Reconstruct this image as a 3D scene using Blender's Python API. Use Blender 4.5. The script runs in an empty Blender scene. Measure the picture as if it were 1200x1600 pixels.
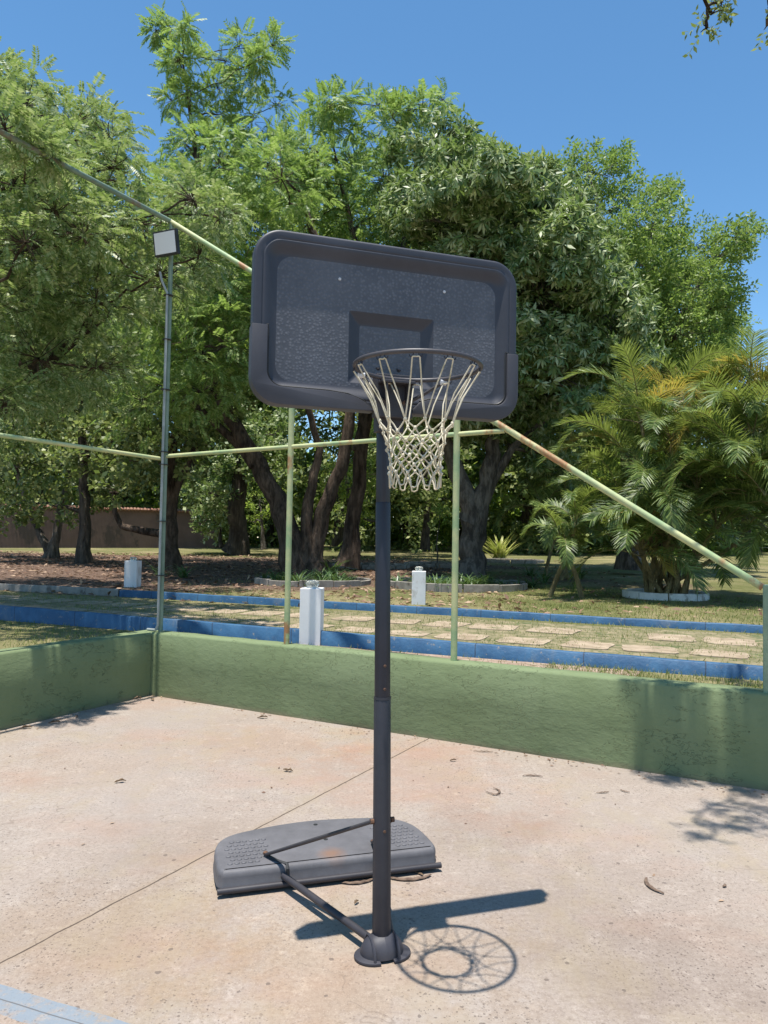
import bpy, bmesh, math, random
import numpy as np
from mathutils import Vector, Matrix
random.seed(7); RNG = np.random.default_rng(7)
scene = bpy.context.scene; COL = scene.collection
# ------------------------------------------------------------------ camera
F, PITCH, ROLL, HC = 1159.03, 0.03778, 0.01693, 1.5968      # focal length in px of the 1200x1600 photo
RM = (Matrix.Rotation(math.pi/2+PITCH, 3, 'X') @ Matrix.Rotation(ROLL, 3, 'Z'))
cd = bpy.data.cameras.new('camera'); cam = bpy.data.objects.new('camera', cd); COL.objects.link(cam)
cam.matrix_world = Matrix.Translation((0, 0, HC)) @ RM.to_4x4()
cd.sensor_fit = 'VERTICAL'; cd.sensor_height = 36; cd.lens = 36*F/1600; cd.clip_end = 2000; cd.clip_start = .05
scene.camera = cam
# ------------------------------------------------------------------ world, sun, exposure
SX, SY = 0.0859, 0.1185                                       # shadow shift per metre of height
tosun = Vector((-SX, -SY, 1)).normalized()
w = bpy.data.worlds.new('World'); scene.world = w; w.use_nodes = True
nt = w.node_tree; sky = nt.nodes.new('ShaderNodeTexSky'); sky.sky_type = 'NISHITA'; sky.sun_disc = False
sky.sun_elevation = math.asin(tosun.z); sky.sun_rotation = math.atan2(tosun.x, tosun.y) % (2*math.pi)
sky.altitude = 600; sky.air_density = 1.0; sky.dust_density = .15; sky.ozone_density = 3.0
bg = nt.nodes['Background']; bg.inputs[1].default_value = .128
hs = nt.nodes.new('ShaderNodeHueSaturation'); hs.inputs['Saturation'].default_value = 1.15; hs.inputs['Hue'].default_value = .492; nt.links.new(sky.outputs[0], hs.inputs['Color'])
nt.links.new(hs.outputs[0], bg.inputs[0])
sd = bpy.data.lights.new('sun', 'SUN'); sd.energy = 4.7; sd.angle = math.radians(.53); sd.color = (1, .955, .89)
so = bpy.data.objects.new('sun', sd); COL.objects.link(so); so.location = (0, 0, 30)
so.rotation_euler = (-tosun).to_track_quat('-Z', 'Y').to_euler()
vs = scene.view_settings; vs.view_transform = 'Standard'; vs.look = 'None'; vs.exposure = .62; vs.gamma = 1; vs.use_curve_mapping = False
scene.render.resolution_x = 768; scene.render.resolution_y = 1024
# ------------------------------------------------------------------ locating helpers: ray of a photo pixel met with a real surface
def ray(px, py): return RM @ Vector(((px-600)/F, (800-py)/F, -1))
def G(px, py, z=0.):
    v = ray(px, py); k = (z-HC)/v.z; return Vector((v.x*k, v.y*k, z))
def D(px, py, depth):
    v = ray(px, py); k = depth/v.y; return Vector((v.x*k, depth, HC+v.z*k))
TZ = .575
def tz(x, y): return TZ+min(max(0, y-14), 42)*.02
def GT(px, py, far=46):
    v = ray(px, py); k = 4.
    while k < far/v.y:
        if HC+v.z*k <= tz(v.x*k, v.y*k): break
        k += .03
    return Vector((v.x*k, v.y*k, tz(v.x*k, v.y*k)))
# ------------------------------------------------------------------ object helpers
ORG = {}
def tag(o, label=None, cat=None, group=None, kind=None):
    for k, v in (('label', label), ('category', cat), ('group', group), ('kind', kind)):
        if v: o[k] = v
    return o
def thing(name, label, cat, loc=(0, 0, 0), group=None):
    o = bpy.data.objects.new(name, None); COL.objects.link(o); o.location = loc; o.empty_display_size = .1
    ORG[o.name] = Vector(loc); return tag(o, label, cat, group)
def link(name, me, mat, parent, origin):
    me.materials.append(mat); o = bpy.data.objects.new(name, me); COL.objects.link(o)
    if parent: o.parent = parent
    else: o.location = origin
    ORG[o.name] = Vector(origin); return o
def nobj(name, V, Fc, mat, parent=None, origin=None, smooth=False):
    """numpy verts (n,3) and equal-sided faces (m,k) -> one mesh object; verts in world space"""
    org = ORG[parent.name] if parent else Vector(origin or (0, 0, 0))
    V = np.asarray(V, dtype=np.float32)-np.array(org, dtype=np.float32); Fc = np.asarray(Fc, dtype=np.int32)
    me = bpy.data.meshes.new(name); m, k = Fc.shape
    me.vertices.add(len(V)); me.vertices.foreach_set('co', V.ravel())
    me.loops.add(m*k); me.loops.foreach_set('vertex_index', Fc.ravel())
    me.polygons.add(m); me.polygons.foreach_set('loop_start', np.arange(0, m*k, k, dtype=np.int32))
    try: me.polygons.foreach_set('loop_total', np.full(m, k, dtype=np.int32))
    except Exception: pass
    if smooth: me.polygons.foreach_set('use_smooth', np.ones(m, dtype=bool))
    me.update(calc_edges=True)
    return link(name, me, mat, parent, org)
class MB:
    def __init__(s): s.v = []; s.f = []
    def add(s, vs, fs):
        b = len(s.v); s.v += [tuple(v) for v in vs]; s.f += [tuple(i+b for i in f) for f in fs]; return s
    def box(s, c, ax, half):
        """c centre, ax three unit vectors, half sizes"""
        vs = [c+ax[0]*(half[0]*i)+ax[1]*(half[1]*j)+ax[2]*(half[2]*k) for i in (-1, 1) for j in (-1, 1) for k in (-1, 1)]
        return s.add(vs, [(0, 1, 3, 2), (4, 6, 7, 5), (0, 4, 5, 1), (2, 3, 7, 6), (0, 2, 6, 4), (1, 5, 7, 3)])
    def tube(s, pts, rad, n=10, cap=True, closed=False, flat=1., up=None):
        pts = [Vector(p) for p in pts]; m = len(pts)
        if not hasattr(rad, '__len__'): rad = [rad]*m
        base = len(s.v); ref = None; rings = []
        for i, p in enumerate(pts):
            if closed: t = pts[(i+1) % m]-pts[i-1]
            else: t = pts[min(i+1, m-1)]-pts[max(i-1, 0)]
            t.normalize()
            if ref is None:
                ref = Vector(up) if up else (Vector((0, 0, 1)) if abs(t.z) < .9 else Vector((0, 1, 0)))
            ref = (ref-t*ref.dot(t)).normalized(); b = t.cross(ref)
            ring = []
            for k in range(n):
                a = 2*math.pi*k/n; s.v.append(tuple(p+ref*(math.cos(a)*rad[i]*flat)+b*(math.sin(a)*rad[i]))); ring.append(len(s.v)-1)
            rings.append(ring)
        seq = list(zip(rings, rings[1:]))+([(rings[-1], rings[0])] if closed else [])
        for A, B in seq:
            for k in range(n): s.f.append((A[k], A[(k+1) % n], B[(k+1) % n], B[k]))
        if cap and not closed: s.f.append(tuple(reversed(rings[0]))); s.f.append(tuple(rings[-1]))
        return s
    def lathe(s, c, prof, n=20, ax=None):
        """prof = [(r, z)...] round axis"""
        X, Y, Z = ax or (Vector((1, 0, 0)), Vector((0, 1, 0)), Vector((0, 0, 1)))
        b = len(s.v)
        for r, z in prof:
            for k in range(n):
                a = 2*math.pi*k/n; s.v.append(tuple(c+X*(r*math.cos(a))+Y*(r*math.sin(a))+Z*z))
        for i in range(len(prof)-1):
            for k in range(n): s.f.append((b+i*n+k, b+i*n+(k+1) % n, b+(i+1)*n+(k+1) % n, b+(i+1)*n+k))
        s.f.append(tuple(b+k for k in reversed(range(n)))); s.f.append(tuple(b+(len(prof)-1)*n+k for k in range(n)))
        return s
    def prism(s, outline, X, Y, Z, o, z0, z1):
        n = len(outline); vs = [o+X*a+Y*b+Z*z0 for a, b in outline]+[o+X*a+Y*b+Z*z1 for a, b in outline]
        return s.add(vs, [tuple(reversed(range(n))), tuple(range(n, 2*n))]+[(i, (i+1) % n, n+(i+1) % n, n+i) for i in range(n)])
    def build(s, name, mat, parent=None, origin=None, smooth=False, bevel=0, sharp=35, seg=2):
        org = ORG[parent.name] if parent else Vector(origin or (0, 0, 0))
        me = bpy.data.meshes.new(name); me.from_pydata([tuple(Vector(v)-org) for v in s.v], [], s.f)
        bm = bmesh.new(); bm.from_mesh(me); bmesh.ops.recalc_face_normals(bm, faces=bm.faces)
        if bevel:
            es = [e for e in bm.edges if len(e.link_faces) == 2 and e.calc_face_angle(0) > math.radians(30)]
            bmesh.ops.bevel(bm, geom=es, offset=bevel, segments=seg, affect='EDGES', profile=.5, clamp_overlap=True)
        if smooth:
            for f in bm.faces: f.smooth = True
            for e in bm.edges:
                if len(e.link_faces) == 2 and e.calc_face_angle(0) > math.radians(sharp): e.smooth = False
        bm.to_mesh(me); bm.free()
        return link(name, me, mat, parent, org)
# ------------------------------------------------------------------ materials
class N:
    """tiny node-graph writer"""
    def __init__(s, name):
        s.m = bpy.data.materials.new(name); s.m.use_nodes = True; s.t = s.m.node_tree; s.b = s.t.nodes['Principled BSDF']; s.out = s.t.nodes['Material Output']
    def n(s, typ, **kw):
        x = s.t.nodes.new(typ)
        for k, v in kw.items():
            if hasattr(x, k): setattr(x, k, v)
        return x
    def l(s, a, b): s.t.links.new(a, b)
    def pos(s): return s.n('ShaderNodeNewGeometry').outputs['Position']
    def obj(s): return s.n('ShaderNodeTexCoord').outputs['Object']
    def noise(s, vec, scale, detail=4, rough=.6, sc=None):
        if sc:
            mp = s.n('ShaderNodeMapping'); mp.inputs['Scale'].default_value = sc; s.l(vec, mp.inputs[0]); vec = mp.outputs[0]
        x = s.n('ShaderNodeTexNoise'); x.inputs['Scale'].default_value = scale; x.inputs['Detail'].default_value = detail; x.inputs['Roughness'].default_value = rough
        s.l(vec, x.inputs['Vector']); return x.outputs['Fac']
    def ramp(s, fac, stops):
        x = s.n('ShaderNodeValToRGB'); r = x.color_ramp
        while len(r.elements) > 1: r.elements.remove(r.elements[-1])
        for i, (p, c) in enumerate(stops):
            e = r.elements[0] if i == 0 else r.elements.new(p)
            e.position = p; e.color = (*c, 1) if hasattr(c, '__len__') else (c, c, c, 1)
        s.l(fac, x.inputs[0]); return x.outputs[0]
    def mix(s, fac, a, b, mode='MIX'):
        x = s.n('ShaderNodeMix'); x.data_type = 'RGBA'; x.blend_type = mode
        for i, v in ((0, fac), (6, a), (7, b)):
            if hasattr(v, 'is_linked'): s.l(v, x.inputs[i])
            elif hasattr(v, '__len__'): x.inputs[i].default_value = (*v, 1)
            else: x.inputs[i].default_value = v if i == 0 else (v, v, v, 1)
        return x.outputs[2]
    def math(s, op, a, b=None, c=None, clamp=False):
        x = s.n('ShaderNodeMath'); x.operation = op; x.use_clamp = clamp
        for i, v in enumerate((a, b, c)):
            if v is None: continue
            if hasattr(v, 'is_linked'): s.l(v, x.inputs[i])
            else: x.inputs[i].default_value = v
        return x.outputs[0]
    def lin(s, pos, a, b, c):
        """a*x + b*y + c"""
        sp = s.n('ShaderNodeSeparateXYZ'); s.l(pos, sp.inputs[0])
        return s.math('ADD', s.math('ADD', s.math('MULTIPLY', sp.outputs[0], a), s.math('MULTIPLY', sp.outputs[1], b)), c)
    def bump(s, h, strength=.3, dist=.01):
        x = s.n('ShaderNodeBump'); x.inputs['Strength'].default_value = strength; x.inputs['Distance'].default_value = dist
        s.l(h, x.inputs['Height']); s.l(x.outputs[0], s.b.inputs['Normal']); return s
    def done(s, col=None, rough=.7, spec=.4, metal=0):
        if col is not None:
            if hasattr(col, 'is_linked'): s.l(col, s.b.inputs['Base Color'])
            else: s.b.inputs['Base Color'].default_value = (*col, 1)
        if hasattr(rough, 'is_linked'): s.l(rough, s.b.inputs['Roughness'])
        else: s.b.inputs['Roughness'].default_value = rough
        s.b.inputs['Specular IOR Level'].default_value = spec; s.b.inputs['Metallic'].default_value = metal
        return s.m
def leafmat(name, c1, c2, c3, rough=.42, spec=.35, trans=.35, tcol=(.22, .34, .04), dead=None):
    q = N(name); g = q.n('ShaderNodeNewGeometry'); rnd = g.outputs['Random Per Island']
    nz = q.noise(g.outputs['Position'], .9, 3)
    f = q.math('ADD', q.math('MULTIPLY', rnd, .65), q.math('MULTIPLY', nz, .5))
    st = [(.2, c1), (.55, c2), (.85, c3)]
    if dead: st += [(.985, c3), (1., dead)]
    col = q.ramp(f, st); q.done(col, rough, spec)
    tr = q.n('ShaderNodeBsdfTranslucent'); q.l(q.mix(.5, col, tcol), tr.inputs[0])
    mx = q.n('ShaderNodeMixShader'); mx.inputs[0].default_value = trans
    q.l(q.b.outputs[0], mx.inputs[1]); q.l(tr.outputs[0], mx.inputs[2]); q.l(mx.outputs[0], q.out.inputs[0]); return q.m
def bark(name, c1, c2, sc=6):
    q = N(name); p = q.pos(); a = q.noise(p, sc, 6, .7, (1, 1, .25)); b = q.noise(p, 1.3, 3)
    col = q.mix(q.ramp(b, [(.4, 0), (.65, .7)]), q.ramp(a, [(.42, c1), (.58, c2)]), q.ramp(a, [(.45, c2), (.6, tuple(x*2. for x in c2))]))
    q.bump(q.math('ADD', a, q.math('MULTIPLY', q.noise(p, sc*3.5, 4, .7, (1, 1, .3)), .5)), 1., .09); return q.done(col, .9, .15)
M = {}
# court slab: pinkish worn concrete with pitted aggregate, stains, one saw-cut joint and a faded blue line
q = N('concrete'); p = q.pos()
wn_ = q.n('ShaderNodeTexNoise'); wn_.inputs['Scale'].default_value = 55; wn_.inputs['Detail'].default_value = 2; q.l(p, wn_.inputs['Vector'])
wp_ = q.n('ShaderNodeVectorMath'); wp_.operation = 'MULTIPLY_ADD'; q.l(wn_.outputs['Color'], wp_.inputs[0]); wp_.inputs[1].default_value = (.014, .014, .014); q.l(p, wp_.inputs[2]); pw = wp_.outputs[0]
big = q.noise(p, .55, 6, .65); mid = q.noise(p, 3.2, 6, .75); fine = q.noise(p, 48, 4, .75); grit = q.noise(p, 150, 2, .7)
col = q.ramp(big, [(.32, (.275, .222, .178)), (.5, (.325, .272, .228)), (.68, (.34, .302, .265))])
col = q.mix(q.ramp(mid, [(.34, .8), (.58, 0)]), col, (.285, .232, .19))
col = q.mix(q.ramp(q.noise(p, 9, 5, .8), [(.54, 0), (.68, .55)]), col, (.45, .385, .325))
col = q.mix(q.ramp(fine, [(.38, .6), (.55, 0)]), col, (.22, .175, .14))
col = q.mix(q.ramp(grit, [(.56, 0), (.72, .5)]), col, (.5, .43, .37))
rust = q.noise(p, .8, 4, .6, (1, 1.7, 1)); col = q.mix(q.ramp(rust, [(.5, 0), (.7, .38)]), col, (.335, .20, .135))
yl = q.noise(p, 1.1, 5, .7, (1.6, 1, 1)); col = q.mix(q.ramp(yl, [(.5, 0), (.68, .5)]), col, (.31, .25, .155))
gy = q.noise(p, .7, 5, .7, (1.2, .8, 1)); col = q.mix(q.ramp(gy, [(.5, 0), (.66, .45)]), col, (.29, .255, .23))
def stain(pt, rx, ry, colr, amt, ang=0):
    global col
    mp = q.n('ShaderNodeMapping'); mp.vector_type = 'TEXTURE'; mp.inputs['Location'].default_value = pt; mp.inputs['Rotation'].default_value = (0, 0, ang); mp.inputs['Scale'].default_value = (rx, ry, 1); q.l(p, mp.inputs[0])
    ln = q.n('ShaderNodeVectorMath'); ln.operation = 'LENGTH'; q.l(mp.outputs[0], ln.inputs[0])
    dd = q.math('ADD', ln.outputs['Value'], q.math('MULTIPLY', q.math('SUBTRACT', q.noise(p, 3.1, 8, .78), .5), 2.6))
    col = q.mix(q.ramp(dd, [(.35, amt), (.95, 0)]), col, colr, 'MULTIPLY')
stain(G(655, 1205), .8, 1.2, (1.0, .84, .76), .6, .5)
stain(G(560, 1490), .8, .8, (1.0, .92, .80), .7)
stain(G(180, 1470), .8, .6, (.93, .86, .77), .7)
stain(G(900, 1450), .9, .9, (.88, .87, .87), .8)
stain(G(420, 1160), .9, .7, (1.02, .90, .80), .6)
stain(G(950, 1250), 1., .6, (1.04, 1.04, 1.04), .8, -.5)
stain(G(120, 1200), .9, .9, (1.0, .96, .92), .8)
stain(G(760, 1300), .6, .5, (.86, .86, .86), .7)
stain(G(250, 1330), .5, .7, (.88, .86, .84), .7)
stain(G(1050, 1520), .6, .5, (.90, .88, .87), .8)
sel = q.ramp(q.noise(p, 1.1, 6, .75), [(.42, .10), (.60, .9)])
def pits(sc, rad, prob, vec):
    v = q.n('ShaderNodeTexVoronoi'); v.inputs['Scale'].default_value = sc; q.l(vec, v.inputs['Vector']); c_ = q.n('ShaderNodeSeparateColor'); q.l(v.outputs['Color'], c_.inputs[0])
    return q.math('MULTIPLY', q.math('LESS_THAN', v.outputs['Distance'], q.math('MULTIPLY', c_.outputs[1], rad)), q.math('GREATER_THAN', c_.outputs[0], 1-prob))
speck = q.math('MULTIPLY', q.math('MAXIMUM', pits(95, .42, .6, pw), pits(48, .33, .35, pw)), sel)
col = q.mix(q.math('MULTIPLY', speck, .72), col, (.075, .055, .045))
s2 = pits(19, .22, .22, pw); col = q.mix(q.math('MULTIPLY', s2, .6), col, (.09, .07, .06))
ln_ = q.noise(p, 1.15, 4, .6); cr_ = q.math('MULTIPLY', q.ramp(q.math('ABSOLUTE', q.math('SUBTRACT', ln_, .47)), [(0, .4), (.0012, 0)]), q.math('GREATER_THAN', q.noise(p, .6, 2), .55)); col = q.mix(cr_, col, (.14, .105, .08))
def lineeq(P, Q):
    d = (Q-P).normalized(); return -d.y, d.x, d.y*P.x-d.x*P.y
wob = q.math('MULTIPLY', q.math('SUBTRACT', q.noise(p, 5, 3), .5), .02)
sa = lineeq(G(0, 1505), G(668, 1155))
jd = q.math('ABSOLUTE', q.math('ADD', q.lin(p, *sa), wob))
jn = q.math('ADD', .0022, q.math('MULTIPLY', q.noise(p, 9, 2), .005))
joint = q.math('MULTIPLY', q.math('LESS_THAN', jd, jn), .92)
halo = q.ramp(jd, [(0, .4), (.05, 0)]); col = q.mix(halo, col, (.29, .22, .15)); col = q.mix(joint, col, (.075, .055, .042))
ba = lineeq(G(-10, 1558), G(128, 1600)); bd = q.lin(p, *ba)
band = q.math('LESS_THAN', q.math('ABSOLUTE', q.math('ADD', bd, q.math('MULTIPLY', wob, 1.2))), .062)
wear = q.ramp(q.noise(p, 14, 6, .75), [(.36, .15), (.52, .85)])
col = q.mix(q.math('MULTIPLY', band, wear), col, (.19, .235, .275))
col = q.mix(q.math('MULTIPLY', q.math('LESS_THAN', q.math('ABSOLUTE', q.math('ADD', bd, q.math('MULTIPLY', wob, .3))), .0028), .8), col, (.10, .10, .10))
q.bump(q.math('SUBTRACT', q.math('ADD', q.math('MULTIPLY', fine, .6), q.math('MULTIPLY', grit, .4)), q.math('ADD', q.math('MULTIPLY', speck, .5), q.math('MULTIPLY', joint, 2))), .35, .004)
M['concrete'] = q.done(col, .85, .25)
def plaster(name, base, dark, light):
    q = N(name); p = q.pos()
    a = q.noise(p, 1.6, 5); b = q.noise(p, 14, 5, .65); c = q.noise(p, 4, 4, .7, (1, 1, 2.5)); d = q.noise(p, 2.2, 4, .6, (4, 4, .45))
    col = q.mix(q.ramp(a, [(.35, 0), (.7, 1)]), base, light)
    col = q.mix(q.ramp(b, [(.3, .3), (.45, 0)]), col, dark)
    col = q.mix(q.ramp(d, [(.52, 0), (.75, .35)]), col, dark)
    ridge = q.math('ABSOLUTE', q.math('SUBTRACT', c, .5)); crack = q.ramp(ridge, [(0, 1), (.006, 0)])
    gate = q.math('GREATER_THAN', q.noise(p, 1.9, 2), .47)
    ck = q.math('MULTIPLY', crack, gate)
    col = q.mix(q.math('MULTIPLY', ck, .5), col, tuple(x*.35 for x in dark))
    sp = q.n('ShaderNodeSeparateXYZ'); q.l(p, sp.inputs[0])
    dirt = q.math('MULTIPLY', q.ramp(q.math('ADD', sp.outputs[2], q.math('MULTIPLY', q.noise(p, 7, 4), .06)), [(.03, 1), (.075, 0)]), .55)
    col = q.mix(dirt, col, (.20, .15, .10))
    h = q.math('SUBTRACT', q.math('ADD', q.math('MULTIPLY', b, .5), q.math('MULTIPLY', c, .8)), q.math('MULTIPLY', ck, .5))
    q.bump(h, .75, .011); return q.done(col, .8, .3)
M['green_wall'] = plaster('green_painted_plaster', (.162, .205, .098), (.135, .175, .08), (.19, .235, .122))
def paint(name, c1, c2, c3=None, rough=.55, sc=5, lo=.4, hi=.6, bump=.1):
    q = N(name); p = q.pos(); a = q.noise(p, sc, 5, .65)
    col = q.ramp(a, [(lo, c1), (hi, c2)])
    if c3: col = q.mix(q.ramp(q.noise(p, sc*.6, 6, .7, (1, 1, .6)), [(.57, 0), (.63, .9)]), col, c3)
    q.bump(q.noise(p, sc*9, 3), bump, .004); return q.done(col, rough, .4)
M['pipe_green'] = paint('pale_green_rusted_pipe', (.28, .38, .19), (.50, .50, .25), (.34, .15, .06), sc=3)
M['pipe_dull'] = paint('dull_green_pipe', (.13, .19, .14), (.20, .27, .20), (.17, .13, .09), sc=3)
M['post_green'] = paint('weathered_green_post', (.16, .24, .16), (.27, .34, .21), (.22, .2, .14), sc=4)
M['conduit'] = paint('grey_conduit', (.24, .26, .25), (.34, .36, .34), sc=5)
M['black'] = paint('black_plastic_tie', (.02, .02, .02), (.03, .03, .03))
M['blue'] = paint('blue_kerb_paint', (.024, .08, .165), (.04, .12, .225), (.10, .14, .19), .5, 3.5, bump=.25)
def kerbpaint():
    q = N('blue_kerb_paint'); p = q.pos(); a = q.noise(p, 3.5, 5, .65); col = q.ramp(a, [(.4, (.024, .08, .165)), (.6, (.04, .12, .225))])
    col = q.mix(q.ramp(q.noise(p, 2.1, 6, .7, (1, 1, .6)), [(.57, 0), (.66, .8)]), col, (.10, .14, .19))
    col = q.mix(q.ramp(q.noise(p, 16, 6, .75), [(.60, 0), (.66, .75)]), col, (.25, .22, .18))
    f = q.math('FRACT', q.math('ADD', q.lin(p, .99, -.43, 40.), q.math('MULTIPLY', q.noise(p, 9, 2), .02)))
    col = q.mix(q.math('MULTIPLY', q.math('LESS_THAN', f, .011), .8), col, (.02, .03, .05)); q.bump(q.noise(p, 30, 4), .5, .008); return q.done(col, .55, .35)
M['blue'] = kerbpaint()
M['white_paint'] = paint('white_pillar_paint', (.76, .75, .74), (.82, .81, .80), (.6, .57, .53), .6, 4, bump=.15)
M['kerb_white'] = paint('chipped_white_kerb', (.62, .62, .58), (.75, .74, .7), (.3, .28, .24), .7, 6)
M['kerb_grey'] = paint('grey_garden_edging', (.22, .20, .17), (.32, .29, .25), (.12, .1, .08), .85, 6, bump=.4)
M['brown_wall'] = paint('brown_boundary_wall', (.13, .085, .07), (.17, .11, .09), (.08, .06, .05), .85, 1.1)
M['rooftile'] = paint('clay_tile', (.20, .095, .06), (.28, .15, .10), None, .8, 5)
q = N('globe_glass'); q.b.inputs['Transmission Weight'].default_value = .75; M['glass'] = q.done((.85, .86, .82), .12, .5)
M['cap'] = paint('lamp_collar', (.55, .55, .5), (.65, .65, .6), sc=8)
# hoop plastics
def plastic(name, c, c2, rough, hammer=0, scale=78):
    q = N(name); p = q.obj(); a = q.noise(p, 7, 5, .7); b = q.noise(p, 2.5, 4, .6, (1, 1, .3))
    col = q.mix(q.ramp(a, [(.4, 0), (.75, .6)]), c, c2); col = q.mix(q.ramp(b, [(.52, 0), (.7, .35)]), col, tuple(x*1.35 for x in c2))
    h = q.noise(p, 160, 2)
    if hammer:
        v = q.n('ShaderNodeTexVoronoi'); v.inputs['Scale'].default_value = scale; v.inputs['Randomness'].default_value = .8; q.l(p, v.inputs['Vector'])
        cell = q.ramp(v.outputs['Distance'], [(.15, 1), (.55, 0)])
        col = q.mix(q.math('MULTIPLY', cell, q.ramp(q.noise(p, 3.2, 4, .6), [(.35, .2), (.65, .6)])), col, tuple(min(1, x*1.4) for x in c2)); h = q.math('ADD', cell, q.math('MULTIPLY', h, .2))  # dots also lightened in colour, so the relief shows where the sun misses
        q.bump(h, .3, .0025)
    else: q.bump(h, .12, .002)
    return q.done(col, rough, .45)
M['board'] = plastic('backboard_frame_plastic', (.034, .036, .046), (.050, .053, .066), .5)
M['board_face'] = plastic('backboard_hammered_plastic', (.070, .073, .084), (.115, .118, .130), .5, 1)
M['trim'] = plastic('backboard_trim_plastic', (.042, .042, .050), (.060, .060, .069), .55)
M['pole'] = plastic('pole_paint', (.014, .016, .025), (.024, .027, .04), .4)
M['pole_low'] = plastic('worn_pole_paint', (.024, .025, .033), (.045, .044, .05), .48)
M['rod'] = plastic('brace_paint', (.03, .028, .033), (.06, .054, .056), .55)
M['rim'] = plastic('rim_paint', (.045, .042, .047), (.10, .085, .08), .45)
q = N('tank_plastic'); p = q.pos(); a = q.noise(p, 6, 5, .7); sp = G(518, 1333, .1035)
vm = q.n('ShaderNodeVectorMath'); vm.operation = 'DISTANCE'; q.l(p, vm.inputs[0]); vm.inputs[1].default_value = sp
col = q.mix(q.ramp(a, [(.35, 0), (.7, 1)]), (.098, .095, .100), (.145, .140, .146))
rs = q.math('ADD', vm.outputs['Value'], q.math('MULTIPLY', q.math('SUBTRACT', q.noise(p, 16, 4), .5), .06))
col = q.mix(q.ramp(rs, [(.018, .6), (.045, .3), (.085, 0)]), col, (.24, .12, .06)); q.bump(q.noise(p, 120, 3), .2, .002); M['tank'] = q.done(col, .6, .35)
M['bolt'] = paint('galvanised_bolt', (.5, .5, .5), (.6, .6, .6), rough=.35)
M['rust'] = paint('rusty_bolt', (.07, .04, .028), (.15, .075, .04), rough=.8, sc=40)
M['rope'] = paint('weathered_net_cord', (.50, .44, .31), (.64, .58, .44), (.30, .28, .17), rough=.85, sc=25)
q = N('flood_panel'); M['panel'] = q.done((.72, .72, .74), .35, .5)
# ground
q = N('terrace_ground'); p = q.pos()
sepx = q.n('ShaderNodeSeparateXYZ'); q.l(p, sepx.inputs[0])
a = q.noise(p, .5, 5, .65); b = q.noise(p, 9, 5, .75); c = q.noise(p, 45, 3, .7); d = q.noise(p, .23, 4, .6)
grass = q.mix(b, (.05, .075, .02), (.25, .23, .095)); grass = q.mix(q.ramp(a, [(.42, 0), (.62, .7)]), grass, (.37, .30, .17))
grass = q.mix(q.ramp(c, [(.35, .5), (.55, 0)]), grass, (.07, .09, .03))
dirt = q.mix(b, (.055, .034, .026), (.17, .11, .08)); dirt = q.mix(q.ramp(c, [(.5, 0), (.66, .8)]), dirt, (.42, .30, .22))
# bare earth beyond the far kerb, more of it to the left under the trees
depth = q.math('MULTIPLY', q.math('SUBTRACT', sepx.outputs[1], 12), .22, clamp=True)
far = q.math('MULTIPLY', q.math('SUBTRACT', 30., sepx.outputs[1]), .15, clamp=True)
lf = q.math('ADD', q.math('MULTIPLY', sepx.outputs[0], -.06), .62)
gm = q.math('ADD', q.math('MULTIPLY', q.math('MULTIPLY', depth, far), lf), q.math('MULTIPLY', q.math('SUBTRACT', d, .5), 1.6))
col = q.mix(q.ramp(gm, [(.3, 0), (.5, 1)]), grass, dirt)
q.bump(q.math('ADD', b, q.math('MULTIPLY', c, .5)), .9, .05); M['ground'] = q.done(col, .95, .1)
M['sand'] = paint('sandy_path_soil', (.13, .125, .055), (.27, .22, .13), (.07, .10, .03), .95, 7, bump=.6)
M['slab'] = paint('pinkish_path_slab', (.27, .205, .135), (.40, .315, .22), (.15, .15, .07), .9, 5, bump=.3)
M['soil'] = paint('pinkish_bare_soil', (.24, .165, .115), (.36, .27, .20), (.13, .11, .05), .95, 9, bump=.7)
M['litter'] = leafmat('dry_leaf_litter', (.09, .045, .03), (.21, .12, .075), (.42, .29, .19), trans=.1, tcol=(.3, .2, .1), rough=.7)
M['grass'] = leafmat('grass_blades', (.09, .13, .03), (.20, .24, .06), (.38, .36, .13), trans=.3, rough=.6)
M['pod'] = paint('dried_seed_pod', (.10, .065, .045), (.19, .13, .09), rough=.8, sc=30)
M['dryleaf'] = paint('dried_leaf', (.09, .06, .035), (.20, .13, .075), rough=.8, sc=30)
M['bark_brown'] = bark('brown_bark', (.035, .025, .018), (.115, .082, .06), 9)
M['bark_grey'] = bark('grey_bark', (.05, .042, .034), (.16, .135, .11), 8)
M['bark_dark'] = bark('dark_bark', (.04, .032, .026), (.085, .07, .055))
M['bark_palm'] = bark('palm_stem', (.15, .12, .06), (.27, .22, .11), 12)
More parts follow.
